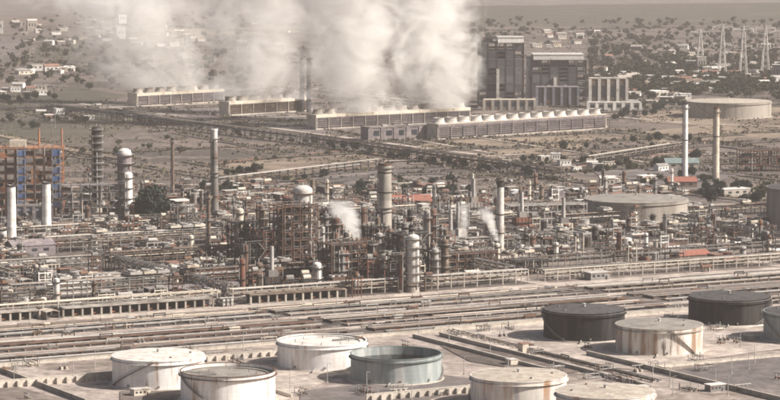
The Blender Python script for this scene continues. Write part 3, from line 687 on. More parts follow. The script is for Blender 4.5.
p = G(240, 262); column(p, HT(p, 208), 2.4, 'pale thin tower left of the red-brown unit', 'cream', 5)
p = G(345, 290); column(p, HT(p, 250), 2.2, 'rust-red vessel under the centre steam puff', 'redlead', 4)
p = G(372, 285); column(p, HT(p, 240), 2.6, 'dark vessel below the thick cream chimney', 'darksteel', 4)
p = G(465, 268); column(p, HT(p, 240), 1.8, 'small vessel venting the left steam jet', 'galv', 3)
p = G(497, 268); column(p, HT(p, 243), 1.8, 'small vessel venting the right steam jet', 'cream', 3)
def steel_frame(p, nx, ny, nz, bay, lev, label, m='rust', deck='darksteel', rz=A, group=None, rails=True, fill=.0, seed=0, brace=True, name='steel_frame', hold=True):
    r = random.Random(seed); t = thing(name, label, 'steel frame', p, rz, group); W, D, H = nx * bay, ny * bay, nz * lev
    big = nz >= 4 and name == 'steel_frame' and m != 'orange'
    lo, hi = [0] * (nz + 1), [nx] * (nz + 1)      # which bays each level spans: tall frames step back unevenly
    if big and nx >= 3:
        c0, c1 = 0, nx
        for k in range(1, nz + 1):
            if k > nz * .45 and c1 - c0 > 2 and r.random() < .45:
                if r.random() < .5: c0 += 1
                else: c1 -= 1
            lo[k], hi[k] = c0, c1
    for i in range(nx + 1):
        top = max([k for k in range(nz + 1) if lo[k] <= i <= hi[k]] + [1])
        for j in range(ny + 1): bx(t, 'column', m, (i * bay, j * bay, top * lev / 2 + .5), (.62, .62, top * lev + 1.0 + (r.choice((0, 0, 2)) if big else 0)))
    for k in range(1, nz + 1):
        z = k * lev; x0, x1 = lo[k] * bay, hi[k] * bay; xc, w_ = (x0 + x1) / 2, x1 - x0
        if big and r.random() < .8:
            cut = r.randrange(lo[k], hi[k])       # an open well in the deck
            if cut > lo[k]: bx(t, 'deck', deck, ((x0 + cut * bay) / 2, D / 2, z - .1), (cut * bay - x0 - .64, D - .64, .22))
            if cut + 1 < hi[k]: bx(t, 'deck', deck, (((cut + 1) * bay + x1) / 2, D / 2, z - .1), (x1 - (cut + 1) * bay - .64, D - .64, .22))
        else: bx(t, 'deck', deck, (xc, D / 2, z - .1), (w_ - .64, D - .64, .22))
        for j in (0, D):
            if big:
                for i in range(lo[k], hi[k]):
                    if r.random() < .85: bx(t, 'beam', m, ((i + .5) * bay, j, z - .35), (bay - .64, .42, .5))
            else: bx(t, 'beam', m, (W / 2, j, z - .35), (W + .7, .52, .7))
        for i in (x0, x1): bx(t, 'beam', m, (i, D / 2, z - .36), (.5, D - .64, .66))
        if rails:
            for j in (0, D): bx(t, 'guard_rail', 'galv', (xc, j, z + 1.1), (w_ + .5, .12, .14))
        if big: bar(t, 'stair', 'steel', (x1 - (.8 if k % 2 else bay - .8), -1.2, z - lev), (x1 - (bay - .8 if k % 2 else .8), -1.2, z), .4)
    if brace:
        for k in range(nz):
            i = r.randrange(nx); bar(t, 'brace', m, (i * bay, -.1, k * lev + .3), ((i + 1) * bay, -.1, (k + 1) * lev - .5), .34)
            i = r.randrange(nx); bar(t, 'brace', m, ((i + 1) * bay, -.1, k * lev + .3), (i * bay, -.1, (k + 1) * lev - .5), .34)
    for k in range(nz):
        for i in range(nx):
            if r.random() < fill:
                c = r.choice(('steel', 'galv', 'rust', 'cream', 'darksteel', 'redlead')); z = k * lev
                if r.random() < .5: put(t, 'vessel', lathem(capsule_prof(1.7, lev - 1.2), c, 12), ((i + .5) * bay, r.uniform(.3, .7) * D, z + .1))
                else: put(t, 'drum', lathem(capsule_prof(1.4, bay * .9), c, 12), ((i + .05) * bay, r.uniform(.25, .6) * D, z + 2), (1, 1, 1), (0, R(90), 0))
            if r.random() < fill: tb(t, 'pipe', r.choice(PIPEM), (i * bay + 1, -.8, k * lev), (i * bay + 1, -.8, min(H, (k + r.choice((1, 2, 3))) * lev)), .3)
    if hold: c = p + Vector((math.cos(rz) * W / 2 - math.sin(rz) * D / 2, math.sin(rz) * W / 2 + math.cos(rz) * D / 2, 0)); keep(c, max(W, D) * .55)
    return t
p = G(283, 283); steel_frame(p, 4, 3, 9, 6, 5.2, 'tallest red-brown frame left of the centre steam puff', 'rust', fill=.7, seed=5)
p = G(264, 283); steel_frame(p, 3, 3, 6, 6, 5.2, 'lower red-brown frame leaning on the tallest one', 'redlead', fill=.9, seed=36)
p = G(332, 288); steel_frame(p, 5, 3, 5, 6, 5.2, 'second brown frame right of the red-brown one', 'rust', fill=.95, seed=6)
p = G(248, 284); steel_frame(p, 2, 3, 5, 6, 5, 'black narrow frame at the left end of the red-brown unit', 'black', 'black', fill=.8, seed=7)
p = G(388, 288); steel_frame(p, 3, 2, 4, 6, 5, 'dark frame below the thick cream chimney', 'darksteel', fill=.7, seed=8)
p = G(420, 282); steel_frame(p, 3, 2, 4, 6, 4.6, 'rusty low frame right of the pale platformed tower', 'rust', fill=.6, seed=9)
p = G(448, 276); steel_frame(p, 6, 2, 3, 6, 4.5, 'brown frame around the foot of the steam jets', 'rust', fill=.6, seed=10)
p = G(515, 276); steel_frame(p, 4, 2, 2, 6, 4.6, 'low dark frame right of the steam jets', 'darksteel', fill=.5, seed=11)
p = G(306, 262); steel_frame(p, 5, 2, 6, 6, 5.4, 'red frame behind the fat grey reactor', 'redlead', fill=.5, seed=12)
p = G(62, 222); steel_frame(p, 8, 2, 5, 7, 5.4, 'grey open frame between white stacks and domed tower', 'steel', 'mauve', rz=R(8), fill=.5, seed=13)
p = G(138, 232); steel_frame(p, 6, 2, 2, 7, 5, 'low brown frame under the tree clump', 'brown', rz=R(12), fill=.5, seed=14)
p = G(178, 236); steel_frame(p, 4, 2, 4, 6, 5, 'grey frame left of the tall grey chimney', 'steel', fill=.5, seed=15)
p = G(222, 250); steel_frame(p, 3, 2, 4, 6, 5, 'brown frame right of the thin front stack', 'brown', fill=.6, seed=16)
p = G(742, 172); steel_frame(p, 6, 2, 3, 8, 6.4, 'dark red frame at the right edge past the slim chimneys', 'redlead', rz=R(10), fill=.6, seed=17)
p = G(508, 226); steel_frame(p, 8, 2, 3, 7.5, 5, 'long grey frame between slim column and wide grey tank', 'galv', 'steel', rz=R(14), fill=.4, seed=18)
p = G(283, 274); steel_frame(p, 4, 2, 7, 6, 5.4, 'dark tall frame between the red-brown frame and the reactor', 'darksteel', fill=.9, seed=31)
p = G(340, 273); steel_frame(p, 5, 2, 4, 6, 4.6, 'dark red frame under the centre steam puff', 'redlead', 'black', fill=.9, seed=32)
p = G(372, 276); steel_frame(p, 3, 2, 6, 6, 5.0, 'black frame at the foot of the thick cream chimney', 'black', 'black', fill=.9, seed=33)
p = G(402, 284); steel_frame(p, 3, 2, 6, 6, 5.0, 'dark frame hugging the pale platformed tower', 'darksteel', 'black', fill=.9, seed=34)
p = G(236, 268); steel_frame(p, 3, 2, 6, 6, 4.8, 'black frame left of the red-brown unit', 'black', 'black', fill=.9, seed=35)
# orange and blue coker frame at the left edge
p = G(-14, 216); t = steel_frame(p, 8, 3, 8, 7.2, 6.4, 'tall orange frame with blue stair towers at the left edge', 'orange', 'orange', rz=R(4), fill=.5, seed=21)
hh = 8 * 6.4
for i, xx in enumerate((27, 53)):
    for k in range(7): bx(t, 'stair_landing', 'blue', (xx, -2.6, 9 + k * 6.4), (6.2, 4.2, 3.6 if k % 2 else 4.4))
    for s in (-1, 1): bx(t, 'stair_post', 'bluegrey', (xx + s * 2.7, -4.9, hh / 2 + 1), (.5, .5, hh + 2))
for k in range(7): bx(t, 'panel', 'orange', (12 + (k % 4) * 12.5, -.5, 20 + 6.4 * (k % 5)), (6, .4, 4.6))
bx(t, 'penthouse', 'cream', (24, 8, hh + 2.8), (12, 10, 5)); bx(t, 'panel', 'teal', (8, -.6, 36), (6, .4, 20))
for xx in (40, 57): tb(t, 'derrick', 'orange', (xx, 6, hh), (xx, 6, hh + 14), .7)
p = G(16, 226); hall(p, 26, 12, 14, 'blue-grey hall behind the two white stacks', 4, 'bluegrey', 'mauve', 'steel', rz=R(6)); keep(p + Vector((13, 6, 0)), 20)
# steam from the process plant
steam('steam_5', 'bright white steam puff over the red-brown unit', G(354, 262) + Vector((0, 0, 10)), 0, 31, 9, 15, 8, 13, -9, 0, .6, .10, .43, 3.0, 1.0, 5, .3)
steam('steam_6', 'thin upright steam jet, left of the pair', G(465, 266) + Vector((0, 0, 18)), 0, 24, 2.8, 6.0, 2.8, 5.0, -1, 0, .5, .3, .43, 2.6, 1.0, 7, .3)
steam('steam_7', 'thin leaning steam jet, right of the pair', G(497, 267) + Vector((0, 0, 17)), 0, 22, 2.8, 8.0, 2.8, 6.5, -9, 0, .5, .25, .43, 2.6, 1.0, 9, .3)
# ------------------------------------------------------------------ trees
def leaf_crown(seed, rx, rz, z0, nclump, nleaf, leaf):
    r = random.Random(seed); v, f = [], []
    for c in range(nclump):
        while True:
            q = Vector((r.uniform(-1, 1), r.uniform(-1, 1), r.uniform(-.9, 1)))
            if .25 < q.length < 1: break
        q *= r.uniform(.8, 1.08); cr = r.uniform(.22, .40)
        for k in range(nleaf):
            d = Vector((r.gauss(0, 1), r.gauss(0, 1), r.gauss(0, .8))); d = d.normalized() * cr * r.random() ** .4
            p = q + d; p = Vector((p.x * rx, p.y * rx, z0 + (p.z + .9) * rz))
            a = Vector((r.gauss(0, 1), r.gauss(0, 1), r.gauss(0, 1))).normalized(); b = a.orthogonal().normalized(); c2 = a.cross(b)
            s = leaf * r.uniform(.6, 1.3); i = len(v)
            v += [tuple(p + b * s), tuple(p + c2 * s * .7), tuple(p - b * s), tuple(p - c2 * s * .7)]; f.append((i, i + 1, i + 2, i + 3))
    return v, f
def trunk_raw(seed, h, r0):
    r = random.Random(seed); parts = []
    def seg(p, q, a, b, n=6):
        p, q = Vector(p), Vector(q); d = (q - p).normalized(); u = d.orthogonal().normalized(); w2 = d.cross(u)
        v = [tuple(p + (u * math.cos(t) + w2 * math.sin(t)) * a) for t in [2 * math.pi * k / n for k in range(n)]] + [tuple(q + (u * math.cos(t) + w2 * math.sin(t)) * b) for t in [2 * math.pi * k / n for k in range(n)]]
        parts.append((v, [(k, (k + 1) % n, n + (k + 1) % n, n + k) for k in range(n)]))
    t0 = Vector((0, 0, 0)); t1 = Vector((r.uniform(-.05, .05) * h, r.uniform(-.05, .05) * h, h * .55)); t2 = t1 + Vector((r.uniform(-.1, .1) * h, 0, h * .35))
    seg(t0, t1, r0, r0 * .7); seg(t1, t2, r0 * .7, r0 * .2)
    for k in range(5):
        a = k * 1.3 + r.random(); p = t0.lerp(t1, .55 + .1 * k); seg(p, p + Vector((math.cos(a) * h * .3, math.sin(a) * h * .3, h * .25)), r0 * .4, r0 * .1)
    return merge(parts)
TREEM = []
for i, (m, rx, rz, z0, nc, nl, lf, th, tr) in enumerate((
    ('leaf', 4.2, 3.4, 2.2, 34, 34, .55, 7, .35), ('darkleaf', 4.6, 4.6, 2.2, 40, 34, .6, 9, .4), ('dryleaf', 3.8, 2.8, 1.8, 30, 32, .5, 6, .3), ('darkleaf', 3.0, 5.6, 1.6, 36, 34, .5, 10, .35),
    ('leaf', 2.6, 1.5, .2, 18, 30, .4, 2.2, .16), ('darkleaf', 2.8, 1.8, .2, 18, 30, .42, 2.6, .16))):
    cr = frompy('crown', *leaf_crown(50 + i, rx, rz, z0, nc, nl, lf)); cr.materials.append(MATS[m])
    tk = frompy('trunk', *trunk_raw(80 + i, th, tr), True); tk.materials.append(MATS['bark']); TREEM.append((cr, tk))
PENDING = []   # (object, plain description, x, y in the view): labels are completed from the nearest landmark
def tree(x, y, s, kind, desc=None, label=None, group=None):
    p = G(x, y); bush = kind >= 4
    t = thing('bush' if bush else 'tree', label, 'bush' if bush else 'tree', p, rnd.uniform(0, 6), group or ('bushes on the plain' if bush else 'trees on the plain'))
    s *= .82; t.scale = (s, s * rnd.uniform(.8, 1.2), s * rnd.uniform(.75, 1.2))
    put(t, 'crown', TREEM[kind][0]); put(t, 'stem' if bush else 'trunk', TREEM[kind][1])
    if not label: PENDING.append((t, desc or ('low bush' if bush else 'dark round tree' if kind == 1 else 'slender dark tree' if kind == 3 else 'dry pale tree' if kind == 2 else 'green tree'), x, y))
    return t
for k, (x, y, s, kd, lab) in enumerate(((152, 226, 3.3, 1, 'largest dark tree in the clump left of the tall grey chimney'), (142, 224, 2.4, 1, 'left tree of the dark clump beside the domed tower'), (166, 223, 2.6, 1, 'right tree of the dark clump near the tall grey chimney'))):
    tree(x, y, s, kd, label=lab, group='dark tree clump'); keep(G(x, y), 9)
for k in range(26):
    x = rnd.uniform(700, 785); y = 192 + rnd.uniform(-6, 16) + (x - 700) * .02; tree(x, y, rnd.uniform(.8, 1.5), rnd.choice((1, 3, 1, 0)))
for k in range(22):
    x = rnd.uniform(352, 455); y = 190 + rnd.uniform(-6, 9); tree(x, y, rnd.uniform(.7, 1.3), rnd.choice((0, 1, 1, 3)))
for (x0, y0, x1, y1, n, sp, s0, s1, kinds) in (
    (222, 176, 262, 171, 8, 2, .7, 1.3, (1, 0, 5)), (268, 184, 330, 176, 9, 2, .6, 1.1, (1, 0, 5)), (500, 168, 600, 158, 18, 4, .6, 1.2, (0, 1, 2, 5)),
    (45, 108, 200, 128, 16, 1.5, .7, 1.3, (0, 1, 2, 4)), (200, 130, 400, 158, 26, 1.5, .6, 1.2, (0, 1, 2, 5)), (400, 158, 560, 181, 22, 2, .6, 1.2, (0, 1, 5)),
    (215, 166, 345, 153, 14, 1.2, .5, .9, (2, 4, 5)), (345, 153, 480, 168, 14, 1.5, .5, .9, (0, 4, 5)), (580, 172, 700, 162, 20, 4, .6, 1.2, (0, 1, 2)),
    (560, 150, 700, 140, 18, 2, .6, 1.1, (0, 1, 5)), (596, 156, 690, 148, 12, 1.5, .5, 1.0, (1, 5, 0)), (0, 128, 90, 118, 16, 6, .8, 1.4, (0, 1, 2)), (0, 104, 60, 96, 12, 4, .8, 1.4, (0, 1, 2)),
    (640, 112, 690, 104, 9, 3, 1.0, 1.7, (1, 0)), (590, 122, 660, 116, 8, 2, .8, 1.3, (0, 1)), (450, 200, 520, 190, 10, 4, .6, 1.0, (0, 1, 5)), (640, 186, 720, 176, 12, 4, .6, 1.1, (0, 1)), (180, 200, 260, 190, 12, 6, .7, 1.2, (0, 1)), (60, 160, 100, 150, 6, 6, .7, 1.2, (0, 2)), (110, 150, 200, 145, 10, 8, .6, 1.1, (0, 2, 4))):
    for k in range(n):
        u = (k + rnd.random()) / n; tree(x0 + (x1 - x0) * u, y0 + (y1 - y0) * u + rnd.uniform(-sp, sp), rnd.uniform(s0, s1), rnd.choice(kinds))
for k in range(60):    # the town at right
    x = rnd.uniform(592, 785); y = rnd.triangular(42, 104, 84); tree(x, y, rnd.uniform(.7, 1.5), rnd.choice((0, 0, 1, 2, 2)))
for k in range(22):
    x = rnd.uniform(-5, 130); y = rnd.uniform(22, 96); tree(x, y, rnd.uniform(.7, 1.5), rnd.choice((0, 2, 2)))
# dry scrub and weeds that speckle the plain: too many to count
def scrub():
    r = random.Random(77); v, f = [], []
    for k in range(26000):
        x = r.uniform(-20, 800); y = r.triangular(18, 205, 70) if r.random() < .6 else r.uniform(100, 200)
        if 60 < x < 480 and 60 < y < 112 and r.random() < .6: continue
        n0 = math.sin(x * .05 + y * .21) + math.sin(x * .021 - y * .13 + 2) + math.sin(y * .5 + x * .008)
        if n0 + r.uniform(-1.2, 1.2) < .3: continue
        p = G(x, y); s = r.uniform(.6, 1.9) * r.choice((.6, 1, 1)) * (1 + .3 * (y < 100))
        for q in range(4):
            a = Vector((r.gauss(0, 1), r.gauss(0, 1), r.gauss(0, .6))).normalized(); b = a.orthogonal().normalized(); c = a.cross(b)
            o = p + Vector((r.gauss(0, s), r.gauss(0, s), r.uniform(.2, 1) * s)); i = len(v); e = s * r.uniform(.5, .9)
            v += [tuple(o + b * e), tuple(o + c * e), tuple(o - b * e), tuple(o - c * e)]; f.append((i, i + 1, i + 2, i + 3))
    for p0, p1 in TRACKS:
        nrm = (p1 - p0).normalized(); side = Vector((-nrm.y, nrm.x, 0)) * r.uniform(4, 8)
        for k in range(int((p1 - p0).length / 2.2)):
            p = p0.lerp(p1, r.random()) + side * r.uniform(.6, 1.3); s = r.uniform(.7, 2.2)
            for q in range(4):
                a = Vector((r.gauss(0, 1), r.gauss(0, 1), r.gauss(0, .6))).normalized(); b = a.orthogonal().normalized(); c = a.cross(b)
                o = p + Vector((r.gauss(0, s), r.gauss(0, s), r.uniform(.2, 1) * s)); i = len(v); e = s * r.uniform(.5, .9)
                v += [tuple(o + b * e), tuple(o + c * e), tuple(o - b * e), tuple(o - c * e)]; f.append((i, i + 1, i + 2, i + 3))
    me = frompy('scrub', v, f); me.materials.append(MATS['field_olive']); me.materials.append(MATS['dryleaf']); me.materials.append(MATS['field_brown'])
    me.polygons.foreach_set('material_index', [(k // 4 * 7919 >> 3) % 3 for k in range(len(f))])
    o = bpy.data.objects.new('scrub', me); col.objects.link(o); tag(o, 'dry scrub speckling the plain', 'scrub', kind='stuff')
scrub()
def far_trees():
    r = random.Random(78); parts = []
    base = [leaf_crown(300 + k, 4.2, 3.4, .6, 16, 15, 1.0) for k in range(5)]
    for k in range(1500):
        if r.random() < .7: x, y = r.uniform(588, 790), r.triangular(30, 104, 86)
        elif r.random() < .45: x, y = r.uniform(470, 790), r.uniform(20, 45)
        else: x, y = r.uniform(-10, 250), r.uniform(14, 84)
        if 680 < x < 775 and y > 96: continue
        p = G(x, y); s = r.uniform(.6, 1.7); v, f = base[k % 5]; c, d = math.cos(k), math.sin(k)
        parts.append(([(p.x + s * (a * c - b * d), p.y + s * (a * d + b * c), s * z) for a, b, z in v], f))
    raw = merge(parts); me = frompy('far_trees', *raw); me.materials.append(MATS['leaf']); me.materials.append(MATS['dryleaf'])
    me.polygons.foreach_set('material_index', [(k // 240) % 3 // 2 for k in range(len(raw[1]))])
    o = bpy.data.objects.new('far_trees', me); col.objects.link(o); tag(o, 'far trees merging into one hazy mass round the town', 'trees', kind='stuff')
far_trees()
# ------------------------------------------------------------------ houses and sheds
def gable(W, D, H, rise, over=.5):
    w2, d2 = W / 2 + over, D / 2 + over
    v = [(-w2, -d2, H), (w2, -d2, H), (w2, d2, H), (-w2, d2, H), (-w2, 0, H + rise), (w2, 0, H + rise)]
    v += [(x, y, z + .25) for x, y, z in v]
    return v, [(0, 1, 5, 4), (2, 3, 4, 5), (6, 10, 11, 7), (8, 11, 10, 9), (0, 6, 7, 1), (2, 8, 9, 3), (0, 4, 10, 6), (3, 9, 10, 4), (1, 7, 11, 5), (2, 5, 11, 8)]
def house(x, y, W, D, H, wall, roof, flat, rz, label=None, desc=None, group='houses on the plain', name='house', cat='house', win=3):
    p = G(x, y); t = thing(name, label, cat, p, rz, group)
    if flat:
        bx(t, 'wall', wall, (0, 0, H / 2), (W, D, H)); bx(t, 'roof', roof, (0, 0, H + .22), (W + .9, D + .9, .45)); bx(t, 'water_tank', 'darksteel', (W * .25, D * .1, H + 1.2), (1.6, 1.6, 1.5))
    else:
        rise = D * .22; v = [(-W / 2, -D / 2, 0), (W / 2, -D / 2, 0), (W / 2, D / 2, 0), (-W / 2, D / 2, 0), (-W / 2, -D / 2, H), (W / 2, -D / 2, H), (W / 2, D / 2, H), (-W / 2, D / 2, H), (-W / 2, 0, H + rise - .05), (W / 2, 0, H + rise - .05)]
        meshobj(t, 'wall', (v, [(0, 1, 5, 4), (2, 3, 7, 6), (1, 2, 6, 9, 5), (3, 0, 4, 8, 7)]), wall); meshobj(t, 'roof', gable(W, D, H, rise), roof)
    for k in range(win): bx(t, 'window', 'glass', ((k + .8) * W / (win + .6) - W / 2, -D / 2 - .02, H * .6), (W / (win + 1) * .5, .1, H * .28))
    bx(t, 'door', 'brown', (-W / 2 + W * .08 + .5, -D / 2 - .02, 1.15), (1.1, .1, 2.3))
    if not label: PENDING.append((t, desc, x, y))
    return t
WN = {'white': 'white', 'offwhite': 'off-white', 'cream': 'cream', 'concrete': 'grey', 'palecon': 'pale', 'mauve': 'mauve', 'tile': 'tile-red'}
def town(n, xs, ys, smin, smax, walls, tall=.15):
    for k in range(n):
        x, y = rnd.uniform(*xs), rnd.uniform(*ys); wall = rnd.choice(walls); flat = rnd.random() < .65; s = rnd.uniform(smin, smax)
        W, D, H = 14 * s, 10 * s, rnd.choice((4, 5, 7)) * (1 if s < 1.5 else 1.3)
        if rnd.random() < tall: H = rnd.uniform(14, 26)
        roof = rnd.choice(('concrete', 'offwhite', 'palecon', 'white', 'white') if flat else ('tile', 'galv', 'offwhite', 'concrete', 'brown'))
        house(x, y, W, D, H, wall, roof, flat, rnd.choice((.1, A, -.2, .3)), desc=WN[wall] + (' tower block' if H > 13 else ' flat-roofed house' if flat else ' house with pitched roof'))
WL = ('white', 'offwhite', 'cream', 'concrete', 'palecon', 'mauve')
town(8, (22, 72), (68, 82), 1.2, 2.2, ('white', 'offwhite', 'cream'), 0)
town(12, (88, 122), (18, 42), .9, 1.6, ('white', 'cream', 'offwhite'), .35)
town(24, (-5, 90), (22, 45), .8, 1.5, WL, .05)
town(10, (-5, 55), (86, 98), .7, 1.2, WL, 0)
town(16, (130, 300), (24, 50), .9, 1.4, WL, 0)
town(10, (686, 728), (70, 90), 1.0, 1.8, ('white', 'white', 'offwhite'), 0)
town(40, (600, 690), (46, 98), .8, 1.5, WL, .02)
town(36, (690, 785), (46, 96), .8, 1.5, WL, .02)
town(9, (628, 690), (92, 108), .8, 1.3, WL, 0)
town(6, (500, 600), (160, 172), .5, .9, ('white', 'offwhite', 'cream', 'concrete'), 0)
town(8, (20, 130), (108, 122), .6, 1.0, WL, 0)
town(16, (530, 600), (30, 48), .8, 1.3, WL, 0)
town(8, (590, 680), (166, 188), .6, 1.0, WL, 0)
for k, x in enumerate((518, 541, 563, 584, 604, 624, 644)):
    y = 200 - k * 1.3; lab = ('leftmost', 'second', 'third', 'fourth', 'fifth', 'sixth', 'rightmost')[k] + ' white gabled shed in the row by the wide grey tank'
    house(x, y, 6.5, 8.5, 5, 'mauve', 'white', False, A + R(75), label=lab, group='white gabled sheds in a row', name='gabled_shed', cat='shed', win=2)
house(681, 187, 24, 16, 5, 'brown', 'redroof', False, .1, label='shed with broad red roof at the foot of the slim chimneys', group=None, name='roofed_shed', cat='shed')
house(681, 168, 30, 18, 5, 'concrete', 'teal', False, .05, label='hall with faded blue-green roof left of the slim chimneys', group=None, name='roofed_hall', cat='building')
house(733, 196, 26, 12, 6, 'concrete', 'white', True, A, label='white flat building among the dark trees at right', group=None, name='flat_building', cat='building')
house(407, 207, 36, 20, 5, 'brown', 'redroof', False, .15, label='long red-roofed shed right of the thick cream chimney', group=None, name='roofed_shed', cat='shed')
house(30, 255, 30, 16, 7, 'mauve', 'mauve', False, A, label='mauve-roofed shed in the left plant below the white stacks', group=None, name='roofed_shed', cat='shed'); keep(G(30, 255), 16)
house(72, 293, 26, 12, 5, 'offwhite', 'white', True, A, label='white flat-roofed building in the low plant at left', group=None, name='flat_building', cat='building'); keep(G(72, 293), 14)
house(690, 262, 24, 12, 5, 'brown', 'redroof', False, A, label='red-roofed shed in the dark plant at right', group=None, name='roofed_shed', cat='shed'); keep(G(690, 262), 14)
# ------------------------------------------------------------------ pylons and wires
def pylon(x, yb, yt, label, arms=((.94, 15), (.62, 13))):
    p = G(x, yb); h = HT(p, yt); t = thing('pylon', label, 'pylon', p, R(6), 'pylons'); w0, w1 = 5.5, 1.3
    f = lambda z: w0 + (w1 - w0) * min(1, z * 1.15)
    for sx in (-1, 1):
        for sy in (-1, 1): bar(t, 'leg', 'offwhite', (sx * w0, sy * w0, 0), (sx * w1, sy * w1, h * .87), .9); bar(t, 'mast', 'offwhite', (sx * w1, sy * w1, h * .87), (sx * .5, sy * .5, h), .8)
    n = 7
    for k in range(n):
        z0, z1 = k / n * .87, (k + 1) / n * .87
        for sy in (-1, 1): bar(t, 'brace', 'galv', (-f(z0), sy * f(z0), z0 * h), (f(z1), sy * f(z1), z1 * h), .5); bar(t, 'brace', 'galv', (f(z0), sy * f(z0), z0 * h), (-f(z1), sy * f(z1), z1 * h), .5)
    for z, L in arms:
        for s in (-1, 1):
            bar(t, 'crossarm', 'offwhite', (0, 0, z * h), (s * L, 0, z * h), .9); bar(t, 'crossarm', 'offwhite', (0, 0, z * h + 4), (s * L, 0, z * h + .6), .5)
            tb(t, 'insulator', 'white', (s * (L - .5), 0, z * h - 4), (s * (L - .5), 0, z * h), .35)
    return p, h
PY = [pylon(700, 66, 30, 'faint pylon farthest left in the row at upper right'), pylon(722, 76, 24, 'tall pale pylon, first of the three at upper right'), pylon(743, 78, 26, 'tall pale pylon, middle of the three at upper right'), pylon(765, 76, 25, 'tall pale pylon, last of the three at upper right'), pylon(800, 74, 22, 'pylon just past the right edge')]
wr = thing('power_line', 'thin wires strung between the pylons at upper right', 'wires', (0, 0, 0))
for (p0, h0), (p1, h1) in zip(PY[:-1], PY[1:]):
    for z, L in ((.94, 15), (.62, 13)):
        for s in (-1, 1):
            a = p0 + Vector((s * L, 0, z * h0 - 4)); b = p1 + Vector((s * L, 0, z * h1 - 4)); pts = [a.lerp(b, k / 8) - Vector((0, 0, 12 * k / 8 * (1 - k / 8))) for k in range(9)]
            meshobj(wr, 'wire', merge([rawbar(pts[k], pts[k + 1], .28) for k in range(8)]), 'galv')
for k, (x, yb, yt) in enumerate(((55, 128, 108), (108, 124, 104), (52, 150, 122), (610, 130, 112), (404, 152, 128), (530, 150, 130))):   # lamp masts
    p = G(x, yb); h = HT(p, yt); t = thing('lamp_mast', None, 'lamp mast', p, 0, 'lamp masts on the plain'); PENDING.append((t, 'thin lamp mast', x, yb))
    put(t, 'pole', lathem(((.5, 0), (.3, h)), 'steel', 8)); bx(t, 'lamp_head', 'galv', (0, 0, h + .3), (3, 1.2, .6)); bx(t, 'footing', 'concrete', (0, 0, .3), (1.6, 1.6, .6))
# ------------------------------------------------------------------ smaller equipment, filled in block by block
COLW = {'steel': 'grey', 'galv': 'pale grey', 'rust': 'rusty', 'redlead': 'red-brown', 'cream': 'cream', 'brown': 'brown', 'darksteel': 'dark', 'white': 'white', 'offwhite': 'off-white', 'black': 'black', 'teal': 'blue-green'}
def eq_drum(t, c, r):
    rad, L, z = r.choice(((1.2, 8, 2.2), (1.6, 10, 3.5), (2.0, 12, 1.6)))
    put(t, 'shell', lathem(capsule_prof(rad, L), c, 12), (-L / 2, 0, z + rad), (1, 1, 1), (0, R(90), 0))
    for s in (-1, 1): bx(t, 'saddle', 'concrete', (s * L * .3, 0, (z + rad * .4) / 2), (.7, rad * 1.6, z + rad * .4))
    tb(t, 'nozzle', 'galv', (L * .2, 0, z + rad), (L * .2, 0, z + rad * 2 + 1.4), .25); tb(t, 'outlet_pipe', 'rust', (-L * .2, -rad - .5, 0), (-L * .2, -rad - .5, z + rad), .25)
    bx(t, 'platform', 'darksteel', (0, 0, z + 2 * rad + .2), (L * .5, rad * 1.4, .16))
def eq_vessel(t, c, r):
    rad, h = r.choice(((1.0, 9), (1.4, 13), (1.7, 17), (2.1, 12), (1.2, 20)))
    put(t, 'skirt', lathem(((rad * 1.12, 0), (rad, 2)), 'concrete', 12)); put(t, 'shell', lathem(capsule_prof(rad, h - 2), c, 12), (0, 0, 2))
    for z in (.45, .85): put(t, 'platform', lathem(((rad, 0), (rad + 1.1, 0), (rad + 1.1, .2), (rad, .2)), 'darksteel', 12), (0, 0, h * z))
    tb(t, 'riser_pipe', 'galv', (-rad - .4, -.4, .5), (-rad - .4, -.4, h + .6), .22); bar(t, 'ladder', 'steel', (rad + .3, 0, 0), (rad + .3, 0, h), .3)
    tb(t, 'overhead_line', 'galv', (0, 0, h - .2), (0, 0, h + 1.3), .25)
def eq_exch(t, c, r):
    n = r.choice((2, 3)); L = r.choice((7, 9))
    for k in range(n):
        y = (k - (n - 1) / 2) * 2.6
        for z in (1.5, 3.7):
            s = tb(t, 'shell', c, (-L / 2, y, z), (L / 2, y, z), .8, 12)
            tb(t, 'channel_head', 'rust', (L / 2 + .02, y, z), (L / 2 + 1.1, y, z), .95, 12)
        for s in (-1, 1): bx(t, 'saddle', 'concrete', (s * L * .32, y, 1.2), (.5, 1.3, 2.4))
    tb(t, 'header_pipe', 'galv', (-L * .3, -n * 1.5, 5), (-L * .3, n * 1.5, 5), .28)
def eq_air(t, c, r):
    W, D, H = r.choice(((12, 8, 6), (9, 7, 8)))
    for x in (-W / 2 + .3, 0, W / 2 - .3):
        for y in (-D / 2 + .3, D / 2 - .3): bx(t, 'leg', 'steel', (x, y, H / 2), (.4, .4, H))
    bx(t, 'tube_bundle', c, (0, 0, H + .75), (W, D, 1.5)); bx(t, 'header_box', 'rust', (0, -D / 2 - .4, H + .8), (W * .96, .7, .9))
    for k in (-1, 0, 1): put(t, 'fan_ring', lathem(((1, 0), (1, .9), (.88, .9), (.88, 0)), 'galv', 14, True), (k * W / 3, 0, H + 1.52), (W / 6.6, W / 6.6, 1))
